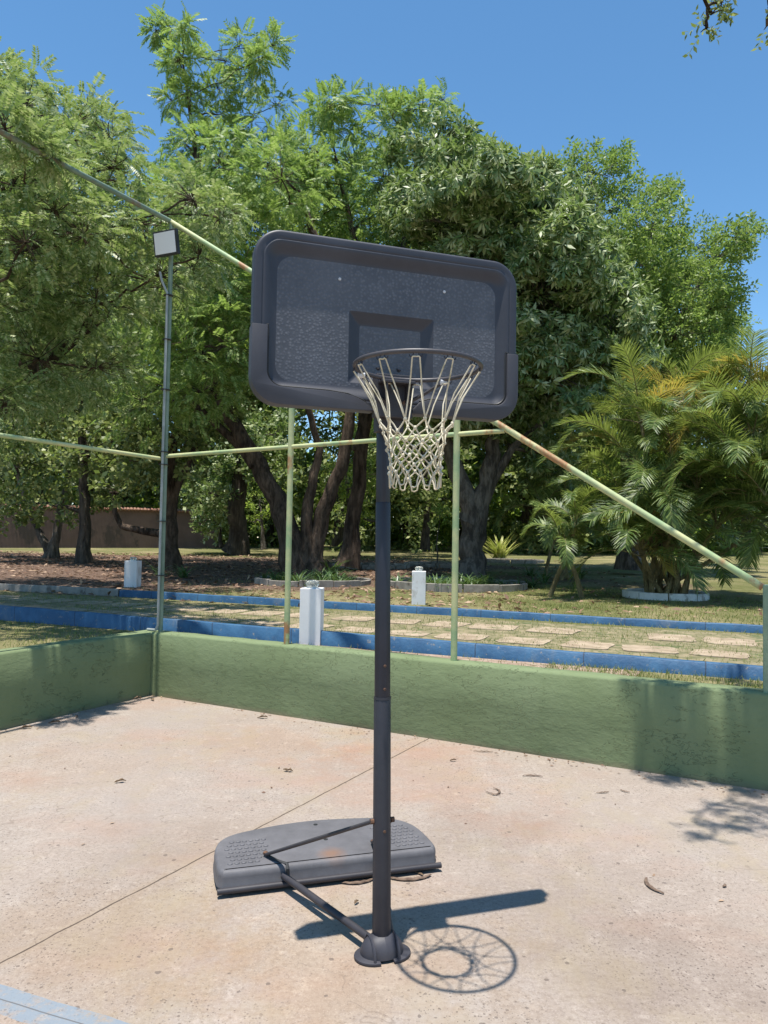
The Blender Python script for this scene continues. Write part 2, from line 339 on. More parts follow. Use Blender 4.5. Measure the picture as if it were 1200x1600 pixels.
# ------------------------------------------------------------------ court frame (s along the far wall, t outward from the court)
C0 = Vector((-2.3196, 7.5132, 0)); AA = -0.4912; WH = .628; TH = .20
wv = Vector((math.cos(AA), math.sin(AA), 0)); ov = Vector((-wv.y, wv.x, 0)); UZ = Vector((0, 0, 1))
def WP(s, t, z=0): return C0+wv*s+ov*t+UZ*z
def WPL(px, py, t):       # photo ray met with the vertical plane t = const -> (s, z)
    v = ray(px, py); o = Vector((0, 0, HC)); k = ((C0+ov*t-o).dot(ov))/v.dot(ov); P = o+v*k; return (P-C0).dot(wv), P.z
def ST(P): d = P-C0; return d.dot(wv), d.dot(ov)
def grid(name, s0, s1, t0, t1, ns, nt, zf, mat, kind):
    S = np.linspace(s0, s1, ns+1) if np.isscalar(ns) else np.array(ns); T = np.linspace(t0, t1, nt+1) if np.isscalar(nt) else np.array(nt)
    V = []
    for s in S:
        for t in T:
            P = WP(s, t); V.append((P.x, P.y, zf(P.x, P.y)))
    n = len(T); Fc = [(i*n+j, (i+1)*n+j, (i+1)*n+j+1, i*n+j+1) for i in range(len(S)-1) for j in range(n-1)]
    return tag(nobj(name, V, Fc, mat, smooth=True), kind=kind)
grid('court_floor', -.05, 60, -60, .05, 2, 2, lambda x, y: 0, M['concrete'], 'structure')
tt = [TH-.02]+list(np.arange(.6, 60, 1.5))+[90, 400]
V = []
o1 = grid('lawn', 0, 0, 0, 0, [-400, -60, -30, -12, -4, -TH, 4, 12, 30, 60, 400], tt, tz, M['ground'], 'structure')
grid('side_lawn', 0, 0, 0, 0, [-400, -60, -30, -12, -4, -TH+.02], [-400, -60, -20, -8, -3, TH-.02], tz, M['ground'], 'structure')
# low walls, slightly uneven plaster
def wall(name, label, s0, s1, t0, t1, n, org):
    V = []; R = random.Random(3); along = (s1-s0) > (t1-t0)
    cuts = [(0, 0), (0, .02), (0, WH*.5), (.0, WH-.02), (.014, WH), (TH-.014, WH), (TH, WH-.02), (TH, 0)]
    for i in range(n+1):
        k = i/n; j = [R.uniform(-.004, .004) for _ in cuts]
        for (a, z), e in zip(cuts, j):
            zz = z+(e*.6 if z > .1 else 0)
            if along: P = WP(s0+(s1-s0)*k, t0+a+e, zz)
            else: P = WP(s1-a-e, t0+(t1-t0)*k, zz)
            V.append(tuple(P))
    m = len(cuts); Fc = [(i*m+j, (i+1)*m+j, (i+1)*m+j+1, i*m+j+1) for i in range(n) for j in range(m-1)]
    return tag(nobj(name, V, Fc, M['green_wall'], origin=org), label, 'wall')
wall('court_wall', 'long low green plastered wall running behind the hoop to the right edge', -TH, 30, 0, TH, 150, WP(0, 0))
wall('court_wall', 'shorter low green plastered wall at left, meeting the long wall in the corner', -TH, 0, -25, -.002, 100, WP(0, -5))
# ------------------------------------------------------------------ pipe frame on the walls
fr = thing('pipe_frame', 'pale green rusting pipe frame of posts and rails standing on the low green walls', 'fence', WP(0, TH/2, WH))
tc = TH/2
def tube1(name, pts, r, mat, parent, n=12, **k): return MB().tube(pts, r, n, **k).build(name, mat, parent, smooth=True)
zc = 4.8726; zm = 2.419
s_r, z_r = WPL(1192, 918, tc)
cs, _ = WPL(238, 988, tc)
def diagz(s): return zc+(z_r-zc)*(s-.0)/(s_r-.0)
tube1('corner_post', [WP(.02, tc, WH-.02), WP(.02, tc, zc)], .024, M['pipe_dull'], fr)
for px, py in ((448, 1004), (708, 1031)):
    s, z = WPL(px, py, tc); s2, _ = WPL(px+7.5, 640, tc); s = (s+s2)/2
    tube1('post', [WP(s, tc, WH-.02), WP(s, tc, diagz(s)-.02)], .027, M['pipe_green'], fr)
sm, _ = WPL(792, 684, tc)
tube1('rail', [WP(.045, tc, zm), WP(sm-.02, tc, diagz(sm)-.01)], .020, M['pipe_green'], fr)
tube1('rail', [WP(.0, tc-.01, zm-.03), WP(-tc, -1.2, zm-.01), WP(-tc, -11, zm)], .020, M['pipe_green'], fr)
tube1('sloping_rail', [WP(0, tc, zc), WP(s_r, tc, z_r)], .025, M['pipe_green'], fr)
tube1('top_rail', [WP(0, tc-.0, zc), WP(-tc, -12, zc)], .025, M['pipe_dull'], fr)
tube1('post', [WP(-tc, -8, WH-.02), WP(-tc, -8, zc-.02)], .027, M['pipe_green'], fr)
MB().box(WP(s_r+.05, tc, (WH+z_r+.03)/2-.01), (wv, ov, UZ), (.05, .05, (z_r+.03-WH)/2)).build('stub_post', M['post_green'], fr, bevel=.008)
# conduit and ties run up the corner post
cdt = thing('electric_conduit', 'thin grey conduit strapped with black ties to the tall corner post', 'conduit', WP(.06, tc-.04, WH))
cp = [WP(-.14, tc-.02, WH+.014), WP(-.05, tc-.03, WH+.016), WP(.0, tc-.045, WH+.02), WP(.033, tc-.052, WH+.07), WP(.033, tc-.052, WH+.3), WP(.033, tc-.052, 4.1), WP(-.02, tc-.075, 4.22), WP(-.05, tc-.08, 4.32)]
tube1('conduit_pipe', cp, .0125, M['conduit'], cdt, 8)
for z in (1.2, 1.75, 2.33, 2.46, 3.1, 3.62, 4.08):
    MB().lathe(WP(.026, tc-.026, z), [(.047, -.004), (.048, 0), (.047, .004)], 14).build('cable_tie', M['black'], cdt)
s, z = WPL(260, 380, -.03)
fo = WP(s, -.03, z); fl = thing('floodlight', 'square white-faced floodlight in black frame on the tall corner post', 'floodlight', fo)
fn = (-ov*.93+wv*.10-UZ*.16).normalized(); fx = UZ.cross(fn).normalized()*-1; fx = (wv-fn*wv.dot(fn)).normalized(); fy = fn.cross(fx)*-1; fy = fy if fy.z > 0 else -fy
MB().box(fo, (fx, fy, fn), (.146, .125, .022)).build('housing', M['black'], fl, bevel=.006)
MB().box(fo+fn*.0235, (fx, fy, fn), (.127, .106, .0022)).build('glass_panel', M['panel'], fl)
MB().tube([fo-fx*.0-fn*.02-fy*.05, fo-fn*.06-fy*.06, WP(.02, tc-.02, z-.02)], .012, 6).build('bracket', M['pipe_dull'], fl)
# ------------------------------------------------------------------ kerbs, path and slabs
def kerb(name, label, A, B, h, wd, zb, n=60, mat=None, h2=1.):
    d = (B-A).normalized(); nn = Vector((-d.y, d.x, 0)); V = []; R = random.Random(5)
    prof = [(0, -.1), (.002, h-.012), (.012, h), (wd-.012, h), (wd, h-.012), (wd, -.1)]
    for i in range(n+1):
        P = A.lerp(B, i/n); e = R.uniform(-.004, .004)
        hk = 1+(h2-1)*(i/n)
        for a, z in prof: V.append((P.x+nn.x*a, P.y+nn.y*a, zb+(z*hk+e if z > 0 else z)))
    m = len(prof); Fc = [(i*m+j, (i+1)*m+j, (i+1)*m+j+1, i*m+j+1) for i in range(n) for j in range(m-1)]
    return tag(nobj(name, V, Fc, mat or M['blue'], origin=A.lerp(B, .5)), label, 'kerb')
kA, kB = G(0, 969, TZ), G(1190, 1064, TZ); kd = (kB-kA).normalized()
kerb('blue_kerb', 'nearer blue painted kerb between the green wall and the slab path', kA-kd*9, kB+kd*9, .25, .075, TZ, h2=.10)
fA, fB = G(0, 926, TZ), G(1190, 993, TZ); fd = (fB-fA).normalized()
fsplit = G(255, 936, TZ)
kerb('blue_kerb', 'farther blue painted kerb beyond the slab path under the trees', fsplit-fd*.9, fB+fd*9, .115, .075, TZ, h2=.6)
kerb('bare_kerb', 'unpainted grey stretch of the farther kerb at the left edge', fA-fd*9, fsplit-fd*.92, .125, .08, TZ, mat=M['kerb_grey'])
V = []; 
pn = Vector((-kd.y, kd.x, 0)); fnn = Vector((-fd.y, fd.x, 0))
a0, a1 = kA-kd*9+pn*.06, kB+kd*9+pn*.06; b0, b1 = fA-fd*9, fB+fd*9
MBp = MB(); 
for i in range(40):
    for (u0, u1) in ((i/40, (i+1)/40),):
        q0, q1, q2, q3 = a0.lerp(a1, u0), a0.lerp(a1, u1), b0.lerp(b1, u1), b0.lerp(b1, u0)
        MBp.add([v+UZ*.004 for v in (q0, q1, q2, q3)], [(0, 1, 2, 3)])
tag(MBp.build('path', M['sand']), kind='structure')
so_ = MB(); ns_ = 30
for i in range(ns_):
    P_ = [WP(.9+(4.6-.9)*k/ns_, TH+.004) for k in (i, i+1)]; Q_ = []
    for pp in P_:
        dd = (kA-pp).dot(pn)/ov.dot(pn); Q_.append(pp+ov*max(.02, dd-.01))
    so_.add([v+UZ*(TZ-v.z+.004) for v in (P_[0], P_[1], Q_[1], Q_[0])], [(0, 1, 2, 3)])
tag(so_.build('soil_strip', M['soil']), kind='structure')
sl = MB(); R = random.Random(11)
for row, (fr_, off) in enumerate(((.10, 0), (.40, .45), (.74, .1))):
    x = -8.
    while x < 9:
        base = a0.lerp(a1, .5)+kd*(x+off); ln = R.uniform(.44, .56); wd = R.uniform(.34, .42)
        tgt = b0.lerp(b1, .5)+fd*(x+off); c = base.lerp(tgt, fr_)
        if (tgt-base).length > 1 and R.random() > (.06, .06, .2)[row]: 
            ang = R.uniform(-.12, .12); dx = (kd*math.cos(ang)+pn*math.sin(ang)); dy = Vector((-dx.y, dx.x, 0))
            cc_ = c+dy*(.2 if row == 0 else 0); ol = []
            for k in range(28):
                a = 2*math.pi*k/28; ca, sa_ = math.cos(a), math.sin(a); m_ = 1/max(abs(ca), abs(sa_))**.98; j_ = R.uniform(.95, 1.02); ol.append((ln/2*ca*m_*j_, wd*(.5+.12*row)*sa_*m_*j_))
            sl.prism(ol, dx, dy, UZ, cc_, -.02, .009+R.uniform(0, .005))
        x += ln+R.uniform(.07, .2)
tag(sl.build('path_slabs', M['slab']), kind='structure')
# ------------------------------------------------------------------ white pillar lamps
def pillar(P, ang, label, h, wd):
    t = thing('pillar_lamp', label, 'pillar lamp', P, 'white pillar lamps beside the blue kerbs')
    X = Vector((math.cos(ang), math.sin(ang), 0)); Y = Vector((-X.y, X.x, 0))
    MB().box(P+UZ*(h/2-.03), (X, Y, UZ), (wd/2, wd/2, h/2+.03)).build('pillar', M['white_paint'], t, bevel=.006)
    MB().lathe(P+UZ*h, [(.055, 0), (.055, .018), (.048, .022)], 20).build('lamp_collar', M['cap'], t, smooth=True)
    MB().lathe(P+UZ*h, [(.045, .018), (.062, .026), (.068, .045), (.062, .064), (.045, .074), (.02, .077)], 24).build('glass_globe', M['glass'], t, smooth=True)
P1 = G(489, 1006, TZ); pillar(P1-ov*.03, AA+.42, 'nearest and largest white pillar lamp, standing just behind the green wall', .545, .205)
P2 = G(654, 944, TZ); pillar(P2, AA+.42, 'white pillar lamp right of the hoop pole, at the far blue kerb', .53, .22)
P3 = G(207, 918, TZ); pillar(P3, AA+.42, 'smallest white pillar lamp, left of the tall corner post', .53, .25)
# ------------------------------------------------------------------ basketball hoop
BC = Vector((.0216, 2.935, 2.4429)); YAW = .31556; BW, BH = 1.1121, .6721
bu = Vector((math.cos(YAW), math.sin(YAW), 0)); bn = Vector((bu.y, -bu.x, 0))
def BP(a, b, c=0): return BC+bu*a+UZ*b+bn*c
foot = Vector((.019, 2.925, 0)); top = BP(-.004, -.24, -.092)
hoop = thing('basketball_hoop', 'dark grey portable basketball hoop with rope net standing on the court', 'basketball hoop', foot)
def rrect(hw, hh, r, n=16, m=26):
    pts = []
    for cx, cy, a0 in ((hw-r, hh-r, 0), (-hw+r, hh-r, 90), (-hw+r, -hh+r, 180), (hw-r, -hh+r, 270)):
        for k in range(n+1):
            a = math.radians(a0+90*k/n); pts.append((cx+r*math.cos(a), cy+r*math.sin(a)))
        nx = {0: (-hw+r, hh), 90: (-hw, -hh+r), 180: (hw-r, -hh), 270: (hw, hh-r)}[a0]; l = pts[-1]
        for k in range(1, m): pts.append((l[0]+(nx[0]-l[0])*k/m, l[1]+(nx[1]-l[1])*k/m))
    return pts
def sst(x, a, b):
    t = min(1, max(0, (x-a)/(b-a))); return t*t*(3-2*t)
def sdrr(a, b, hw, hh, r):
    qx, qy = abs(a)-hw+r, abs(b)-hh+r; return math.hypot(max(qx, 0), max(qy, 0))+min(max(qx, qy), 0)-r
def hf(a, b):
    d = -sdrr(a, b, BW/2, BH/2, .11)
    c = -.012*(1-math.sqrt(max(0, 1-(1-min(d, .012)/.012)**2)))
    c -= .003*math.exp(-((d-.036)/.0022)**2)
    c -= .022*sst(d, .04, .095)
    return c
loops = [0, .001, .003, .006, .009, .012, .02, .03]+[.033, .0345, .036, .0375, .039]+list(np.arange(.043, .1, .005))+[.1]
V = []
def addloop(pts, cs):
    for (a, b), c in zip(pts, cs): V.append(tuple(BP(a, b, c)))
p0 = rrect(BW/2-.004, BH/2-.004, .106); addloop(p0, [-.062]*len(p0)); nP = len(p0)
addloop(rrect(BW/2, BH/2, .11), [-.054]*nP)
for d in loops:
    pts = rrect(BW/2-d, BH/2-d, max(.11-d*.5, .03)); addloop(pts, [hf(a, b) for a, b in pts])
cF = hf(BW/2-.1, 0); lastp = pts; T0_ = [(a+.005, b-.085) for a, b in rrect(.18, .145, .010)]
for k in range(1, 13):
    f = k/12; addloop([(a*(1-f)+c*f, b*(1-f)+d*f) for (a, b), (c, d) in zip(lastp, T0_)], [cF]*nP)
iT = len(V)//nP-1
for ins, dc in ((.003, .0006), (.006, .003), (.040, .019), (.045, .0212), (.050, .0215)):
    addloop([(a+.005, b-.085) for a, b in rrect(.18-ins, .145-ins, .008)], [cF-dc]*nP)
iU = len(V)//nP-1
for q_ in (.8, .6, .4, .2, .01): addloop([(a+.005, b-.085) for a, b in rrect(.13*q_, .095*q_, .007*q_)], [cF-.0215]*nP)
nl = len(V)//nP
Fc = [(i*nP+j, i*nP+(j+1) % nP, (i+1)*nP+(j+1) % nP, (i+1)*nP+j) for i in range(nl-1) for j in range(nP)]
ib = 2+[k for k, d in enumerate(loops) if d > .089][0]
fr_f = [f for f in Fc if f[0]//nP < ib]; tb_f = [f for f in Fc if iT <= f[0]//nP < iU]; fa_f = [f for f in Fc if f[0]//nP >= ib and not iT <= f[0]//nP < iU]
bb = nobj('backboard', V, fr_f, M['board'], hoop, smooth=True)
def cleanup(o):
    bm = bmesh.new(); bm.from_mesh(o.data); bmesh.ops.delete(bm, geom=[v for v in bm.verts if not v.link_faces], context='VERTS')
    bmesh.ops.recalc_face_normals(bm, faces=bm.faces); bm.to_mesh(o.data); bm.free()
face = nobj('board_face', V, fa_f, M['board_face'], bb, smooth=True); cleanup(bb); cleanup(face); tbv = nobj('target_bevel', V, tb_f, M['board'], bb, smooth=True); cleanup(tbv)
bk = rrect(BW/2-.004, BH/2-.004, .106, 8, 4); MB().prism(bk, bu, UZ, bn, BC, -.066, -.062).build('back_sheet', M['trim'], bb)
# lower trim, two proud pieces
def smooth_path(pts, n=8):
    out = []
    for i in range(len(pts)-1):
        p_, a, b, c = pts[max(i-1, 0)], pts[i], pts[i+1], pts[min(i+2, len(pts)-1)]
        for k in range(n):
            t = k/n; out.append(tuple(.5*((2*a[j])+(-p_[j]+b[j])*t+(2*p_[j]-5*a[j]+4*b[j]-c[j])*t*t+(-p_[j]+3*a[j]-3*b[j]+c[j])*t**3) for j in (0, 1)))
    return out+[pts[-1]]
hw, hh = BW/2+.003, BH/2+.003
def arc(cx, cy, r, a0, a1, n=10): return [(cx+r*math.cos(math.radians(a0+(a1-a0)*k/n)), cy+r*math.sin(math.radians(a0+(a1-a0)*k/n))) for k in range(n+1)]
L = [(-hw, -.04)]+arc(-hw+.11, -hh+.11, .11, 180, 270)+[(-.07, -hh)]+smooth_path([(-.075, -hh+.004), (-.12, -hh+.038), (-.18, -hh+.058), (-.26, -hh+.066)], 6)+arc(-hw+.06+.06, -hh+.068+.06, .06, 270, 180, 8)+[(-hw+.06, -.04)]
MB().prism(L, bu, UZ, bn, BC, -.060, .010).build('lower_trim', M['trim'], hoop, bevel=.004, smooth=True)
L = [(hw-.052, -.055)]+arc(hw-.052-.05, -hh+.062+.05, .05, 0, -90, 8)+[(.16, -hh+.062), (.12, -hh+.05), (.09, -hh+.02), (.085, -hh)]+arc(hw-.11, -hh+.11, .11, 270, 360)+[(hw, -.055)]
MB().prism(L, bu, UZ, bn, BC, -.060, .010).build('lower_trim', M['trim'], hoop, bevel=.004, smooth=True)
for e in ([(-hw+.001, -.036), (-hw+.064, -.036), (-hw+.064, -.06), (-hw+.064, -hh+.068+.06)]+arc(-hw+.124, -hh+.132, .06, 180, 270, 8)+[(-.26, -hh+.071), (-.18, -hh+.063), (-.12, -hh+.042), (-.078, -hh+.008)],
          [(hw-.001, -.051), (hw-.056, -.051), (hw-.056, -.07), (hw-.056, -hh+.12)]+arc(hw-.106, -hh+.116, .05, 0, -90, 8)+[(.16, -hh+.066), (.12, -hh+.054)]):
    MB().tube([BP(a, b, hf(a, b)+.002) for a, b in e], .0042, 6).build('trim_gap_shade', M['black'], hoop)  # black tube stands in for the shade of the gap beside the trim
axb = (bu, UZ, bn)
for px, py in ((530, 437), (693, 457)):
    v = ray(px, py); o = Vector((0, 0, HC)); k = (BC-bn*.03-o).dot(bn)/v.dot(bn); P = o+v*k
    MB().lathe(P, [(.0125, -.002), (.0125, .003), (.010, .005)], 16, (bu, UZ, bn)).build('washer', M['pole'], hoop, smooth=True)
    MB().lathe(P, [(.0065, .004), (.0065, .010), (.004, .0115)], 6, (bu, UZ, bn)).build('bolt', M['bolt'], hoop)
# rim, mount and support rods
RC = BP(0, 0, .2936); RC.z = 2.2237; RR = .2275; RT = .0085
rp = [RC+bu*(RR*math.cos(2*math.pi*k/72))+bn*(RR*math.sin(2*math.pi*k/72)) for k in range(72)]
rim = MB().tube(rp, RT, 12, closed=True, up=(0, 0, 1)).build('rim', M['rim'], hoop, smooth=True)
zb = RC.z-BC.z
mt = MB().box(BP(0, zb-.06, .012), axb, (.075, .085, .03)).box(BP(0, zb-.012, .045), axb, (.07, .006, .045)).box(BP(-.045, zb-.045, .05), axb, (.004, .04, .035)).box(BP(.045, zb-.045, .05), axb, (.004, .04, .035))
mt.box(BP(0, -BH/2-.01, -.03), axb, (.055, .07, .028))
mt.build('rim_mount', M['rod'], hoop, bevel=.003)
for sx in (-1, 1):
    e = RC+bu*(sx*.165)-bn*.158; e.z -= .012
    m_ = BP(sx*.03, -BH/2+.02, .035)
    MB().tube([m_, m_.lerp(e, .5)-UZ*.004, e-(e-m_).normalized()*.02, e], [.008, .0075, .007, .007], 8).build('support_rod', M['rod'], hoop, smooth=True)
    MB().lathe(e, [(.011, -.012), (.011, .012)], 10, (UZ, bn, bu)).build('bolt', M['bolt'], hoop)
for sx in (-.05, .05):
    MB().lathe(BP(sx*.8, zb-.085, .042), [(.010, 0), (.010, .007), (.006, .009)], 8, (bu, UZ, bn)).build('bolt', M['rust'], hoop)
# net
net = MB(); R = random.Random(4); rr_ = .0027
NH = 12; axn = UZ
netc = RC+Vector((-.004, .0, 0))
rows = [(.2265, -.018), (.135, -.205), (.112, -.242), (.104, -.275), (.099, -.306), (.096, -.336), (.095, -.365), (.093, -.394)]
K = []
for i, (r, z) in enumerate(rows):
    row = []
    for k in range(NH):
        a = 2*math.pi*(k+(.5 if i % 2 else 0)+.5)/NH+(R.uniform(-.03, .03) if i else 0)+math.radians(6)
        row.append(netc+bu*(r*math.cos(a))+bn*(r*math.sin(a))+UZ*(z+(R.uniform(-.007, .007) if i else 0))+(Vector((R.uniform(-.004, .004), R.uniform(-.004, .004), 0)) if i else Vector((0, 0, 0))))
    K.append(row)
def strand(A, B, sag=.004, r=rr_):
    mdl = A.lerp(B, .5); out = Vector((mdl.x-netc.x, mdl.y-netc.y, 0)); mdl = mdl-out.normalized()*(sag+R.uniform(-.002, .003))+UZ*R.uniform(-.003, .001)
    net.tube([A, A.lerp(mdl, .5)+Vector((R.uniform(-.001, .001),)*3), mdl, mdl.lerp(B, .5), B], [r, r*1.05, r, r*1.05, r], 6, up=(.3, .2, .9))
for i in range(len(rows)-1):
    for k in range(NH):
        A = K[i][k]; j = (k, (k-1) % NH) if i % 2 == 0 else (k, (k+1) % NH)
        for t_, kk in enumerate(j):
            A2 = A+(bu*(0)+Vector(((K[1][kk]-A).x, (K[1][kk]-A).y, 0)).normalized()*.0) if i else A+(K[1][kk]-A).cross(UZ).normalized()*0
            if i == 0:
                tg = Vector((-(A-netc).y, (A-netc).x, 0)).normalized()*(-.0125 if t_ == 0 else .0125); A2 = A+tg
            strand(A2, K[i+1][kk], .012 if i == 0 else .002, rr_*(.95 if i == 0 else 1))
        if i == 0:
            tg = Vector((-(A-netc).y, (A-netc).x, 0)).normalized()*.0125; strand(A+tg, A-tg, 0)
for i in range(1, len(rows)):
    for k in range(NH):
        P = K[i][k]; a, b = P+Vector((R.uniform(-1, 1), R.uniform(-1, 1), R.uniform(-1, 1))).normalized()*.006, P-UZ*.004
        net.tube([P+UZ*.008, P+UZ*.003, P-UZ*.003, P-UZ*.007], [.0025, .0062, .006, .0025], 7)
        net.tube([a, P+(a-P)*-1], [.0045, .004], 6)
n_ = len(rows)-1
for k in range(NH):     # bottom loops
    A, B = K[n_][k], K[n_][(k+1) % NH]; mdl = (A+B)/2-UZ*(.048+R.uniform(-.006, .006))
    tg = (B-A).normalized()
    net.tube([A, A.lerp(mdl, .55)+tg*-.002, mdl-tg*.010+UZ*.004, mdl, mdl+tg*.010+UZ*.004, B.lerp(mdl, .55)+tg*.002, B], rr_*1.1, 6)
net.build('net', M['rope'], hoop, smooth=True, sharp=80)
for k in range(NH):     # hooks under the rim
    A = K[0][k]; rd_ = Vector(((A-netc).x, (A-netc).y, 0)).normalized(); tg = Vector((-rd_.y, rd_.x, 0)); h = MB()
    for s_ in (-1, 1):
        o = A+UZ*.010+tg*(.009*s_)
        h.tube([o+UZ*.006, o-UZ*.004, o-UZ*.010+tg*(.004*s_), o-UZ*.012+tg*(.010*s_), o-UZ*.004+tg*(.014*s_)], .0022, 6)
    h.build('net_hook', M['pole'], hoop, smooth=True)
# pole in three tapering sections
pd = (top-foot).normalized(); LP = (top-foot).length
def PP(z): return foot+(top-foot)*(z/(top.z-foot.z))
def octo(name, z0, z1, r0, r1, mat, n=8):
    m = MB(); m.tube([PP(z0), PP(z1)], [r0, r1], n, up=bu.lerp(bn, .42)); return m.build(name, mat, hoop, bevel=.006, seg=3, smooth=True, sharp=50)
z1 = (1.5968-(1088-842)/F*2.95)
octo('lower_pole', .01, z1, .0372, .0342, M['pole_low'], 12)
octo('middle_pole', z1-.03, 1.75, .0338, .0325, M['pole'])
octo('upper_pole', 1.72, top.z, .0308, .0298, M['pole'])
MB().tube([PP(z1-.004), PP(z1+.006)], .0347, 16).build('pole_joint', M['pole_low'], hoop, smooth=True)
for z in (z1+.13, z1+.04, .47):
    c = PP(z)+bn*.033; MB().lathe(c, [(.006, -.004), (.006, .003), (.004, .004)], 8, (bu, UZ, bn)).build('bolt', M['bolt'] if z > 1.12 else M['rust'], hoop)
# bracket arms behind the board
for sx in (-1, 1):
    for zz in (-.15, -.22):
        MB().tube([PP(BC.z+zz-.06)+bu*.03*sx, BP(.045*sx, zz, -.045)], .011, 8).build('bracket_arm', M['rod'], hoop)
# foot shoe
def shoe(sx):
    m = MB(); n = 14; prof = []
    for k in range(9):
        a = k/8*math.pi/2; prof.append((.040+.050*math.sin(a)*0, 0))
    Vv = []; rings = 7
    for i in range(rings+1):
        x = .085*math.sin(i/rings*math.pi/2); rr = .074*math.cos(i/rings*math.pi/2)+.002
        for k in range(n+1):
            a = math.pi*k/n; Vv.append(foot+bu*(sx*x)+bn*(.075*math.cos(a)*(rr/.086)+.004)+UZ*(.012+rr*1.0*math.sin(a)))
    Fv = [(i*(n+1)+k, i*(n+1)+k+1, (i+1)*(n+1)+k+1, (i+1)*(n+1)+k) for i in range(rings) for k in range(n)]
    m.add(Vv, Fv)
    fl_ = [(sx*.026, -.07)]+[(sx*(.03+.082*math.sin(math.radians(t))), -.07*math.cos(math.radians(t))) for t in range(15, 180, 15)]+[(sx*.026, .07)]
    if sx < 0: fl_ = fl_[::-1]
    m2 = MB().prism([(a, -b) for a, b in fl_], bu, -bn, UZ, foot+bn*.012, .001, .013)
    m.build('foot_shoe', M['tank_dark'], hoop, smooth=True); m2.build('foot_flange', M['tank_dark'], hoop, bevel=.003, smooth=True)
    MB().tube([foot+bu*(sx*.048)+bn*(.004+.068*math.cos(a_))+UZ*(.013+.064*math.sin(a_)) for a_ in [math.pi*k/10 for k in range(11)]], .006, 6).build('foot_rib', M['tank_dark'], hoop, smooth=True)
M['tank_dark'] = plastic('dark_foot_plastic', (.035, .034, .042), (.06, .058, .066), .55)
shoe(-1); shoe(1)
MB().lathe(foot+bn*0, [(.047, .0), (.047, .015), (.043, .03), (.040, .032)], 18).build('foot_socket', M['tank_dark'], hoop, smooth=True)
# base tank
T0, T1 = G(344, 1396, .012), G(688, 1354, .012); tu = (T1-T0).normalized(); tn = Vector((tu.y, -tu.x, 0)); TC = (T0+T1)/2
TW = (T1-T0).length
def TP(a, b, z): return TC+tu*(a-.010)-tn*(b*1.3-.004)+UZ*z
hwT = TW/2+.006
def tankoutline(ins):
    # front edge b=0, wide front, back edge bows outward with cut corners
    pts = [(-hwT+.06, 0), (-.2, 0), (0, 0), (.2, 0), (hwT-.06, 0), (hwT-.016, .015), (hwT, .06), (hwT-.006, .20), (hwT-.04, .285), (hwT-.11, .345), (hwT-.20, .372), (.16, .395), (0, .405), (-.16, .395), (-hwT+.20, .365), (-hwT+.10, .335), (-hwT+.035, .285), (-hwT+.004, .20), (-hwT, .06), (-hwT+.016, .015)]
    ce = (0, .19); out = []
    sm = []; m = len(pts)
    for i in range(m):
        p_, a, b, c = pts[i-1], pts[i], pts[(i+1) % m], pts[(i+2) % m]
        for k in range(5):
            t = k/5; sm.append(tuple(.5*((2*a[j])+(-p_[j]+b[j])*t+(2*p_[j]-5*a[j]+4*b[j]-c[j])*t*t+(-p_[j]+3*a[j]-3*b[j]+c[j])*t**3) for j in (0, 1)))
    m = len(sm)
    for i, (x, y) in enumerate(sm):
        d_ = Vector((sm[(i+1) % m][0]-sm[i-1][0], sm[(i+1) % m][1]-sm[i-1][1])).normalized(); out.append((x-d_.y*ins, y+d_.x*ins))
    return out
tm = MB(); prof = [(.0, .014), (0, .022), (.004, .03), (.003, .062), (.005, .075), (.009, .084), (.014, .0885), (.019, .0905), (.025, .0912)]
rings = []
for ins, z in prof:
    o = tankoutline(ins); b = len(tm.v); tm.v += [tuple(TP(x, y, z)) for x, y in o]; rings.append((b, len(o)))
for (b0_, n), (b1_, _) in zip(rings, rings[1:]):
    for k in range(n): tm.f.append((b0_+k, b0_+(k+1) % n, b1_+(k+1) % n, b1_+k))
tm.f.append(tuple(rings[-1][0]+k for k in range(n))); tm.f.append(tuple(rings[0][0]+k for k in reversed(range(n))))
tank = tm.build('base_tank', M['tank'], hoop, smooth=True, sharp=60)
for sx in (-1, 1):
    st = MB()
    for i in range(7):
        for j in range(7):
            a = hwT-.065-i*.031-(.0155 if j % 2 else 0); b = .062+j*.031
            if a < .27 or (j > 5 and i < 1) or (j == 0 and i > 4): continue
            st.lathe(TP(sx*a, b, .0898), [(.0125, 0), (.0125, .004), (.009, .0065)], 10, (tu, -tn, UZ))
    st.build('tread_studs', M['tank'], tank, smooth=True)
for px, py in ((400+93, 1288.5), (509, 1311.5)):
    P = G(px, py, .1035); MB().lathe(P, [(.011, -.003), (.011, .0015)], 14).build('filler_hole', M['black'], tank)
MB().tube([TP(-TW/2-.005, -.012, .016), TP(TW/2+.005, -.012, .016)], .0135, 12).build('front_axle', M['rod'], hoop, smooth=True)
MB().tube([TP(-TW/2, .0, .012), TP(TW/2, .0, .012)], .010, 6).build('tank_skirt', M['black'], hoop)
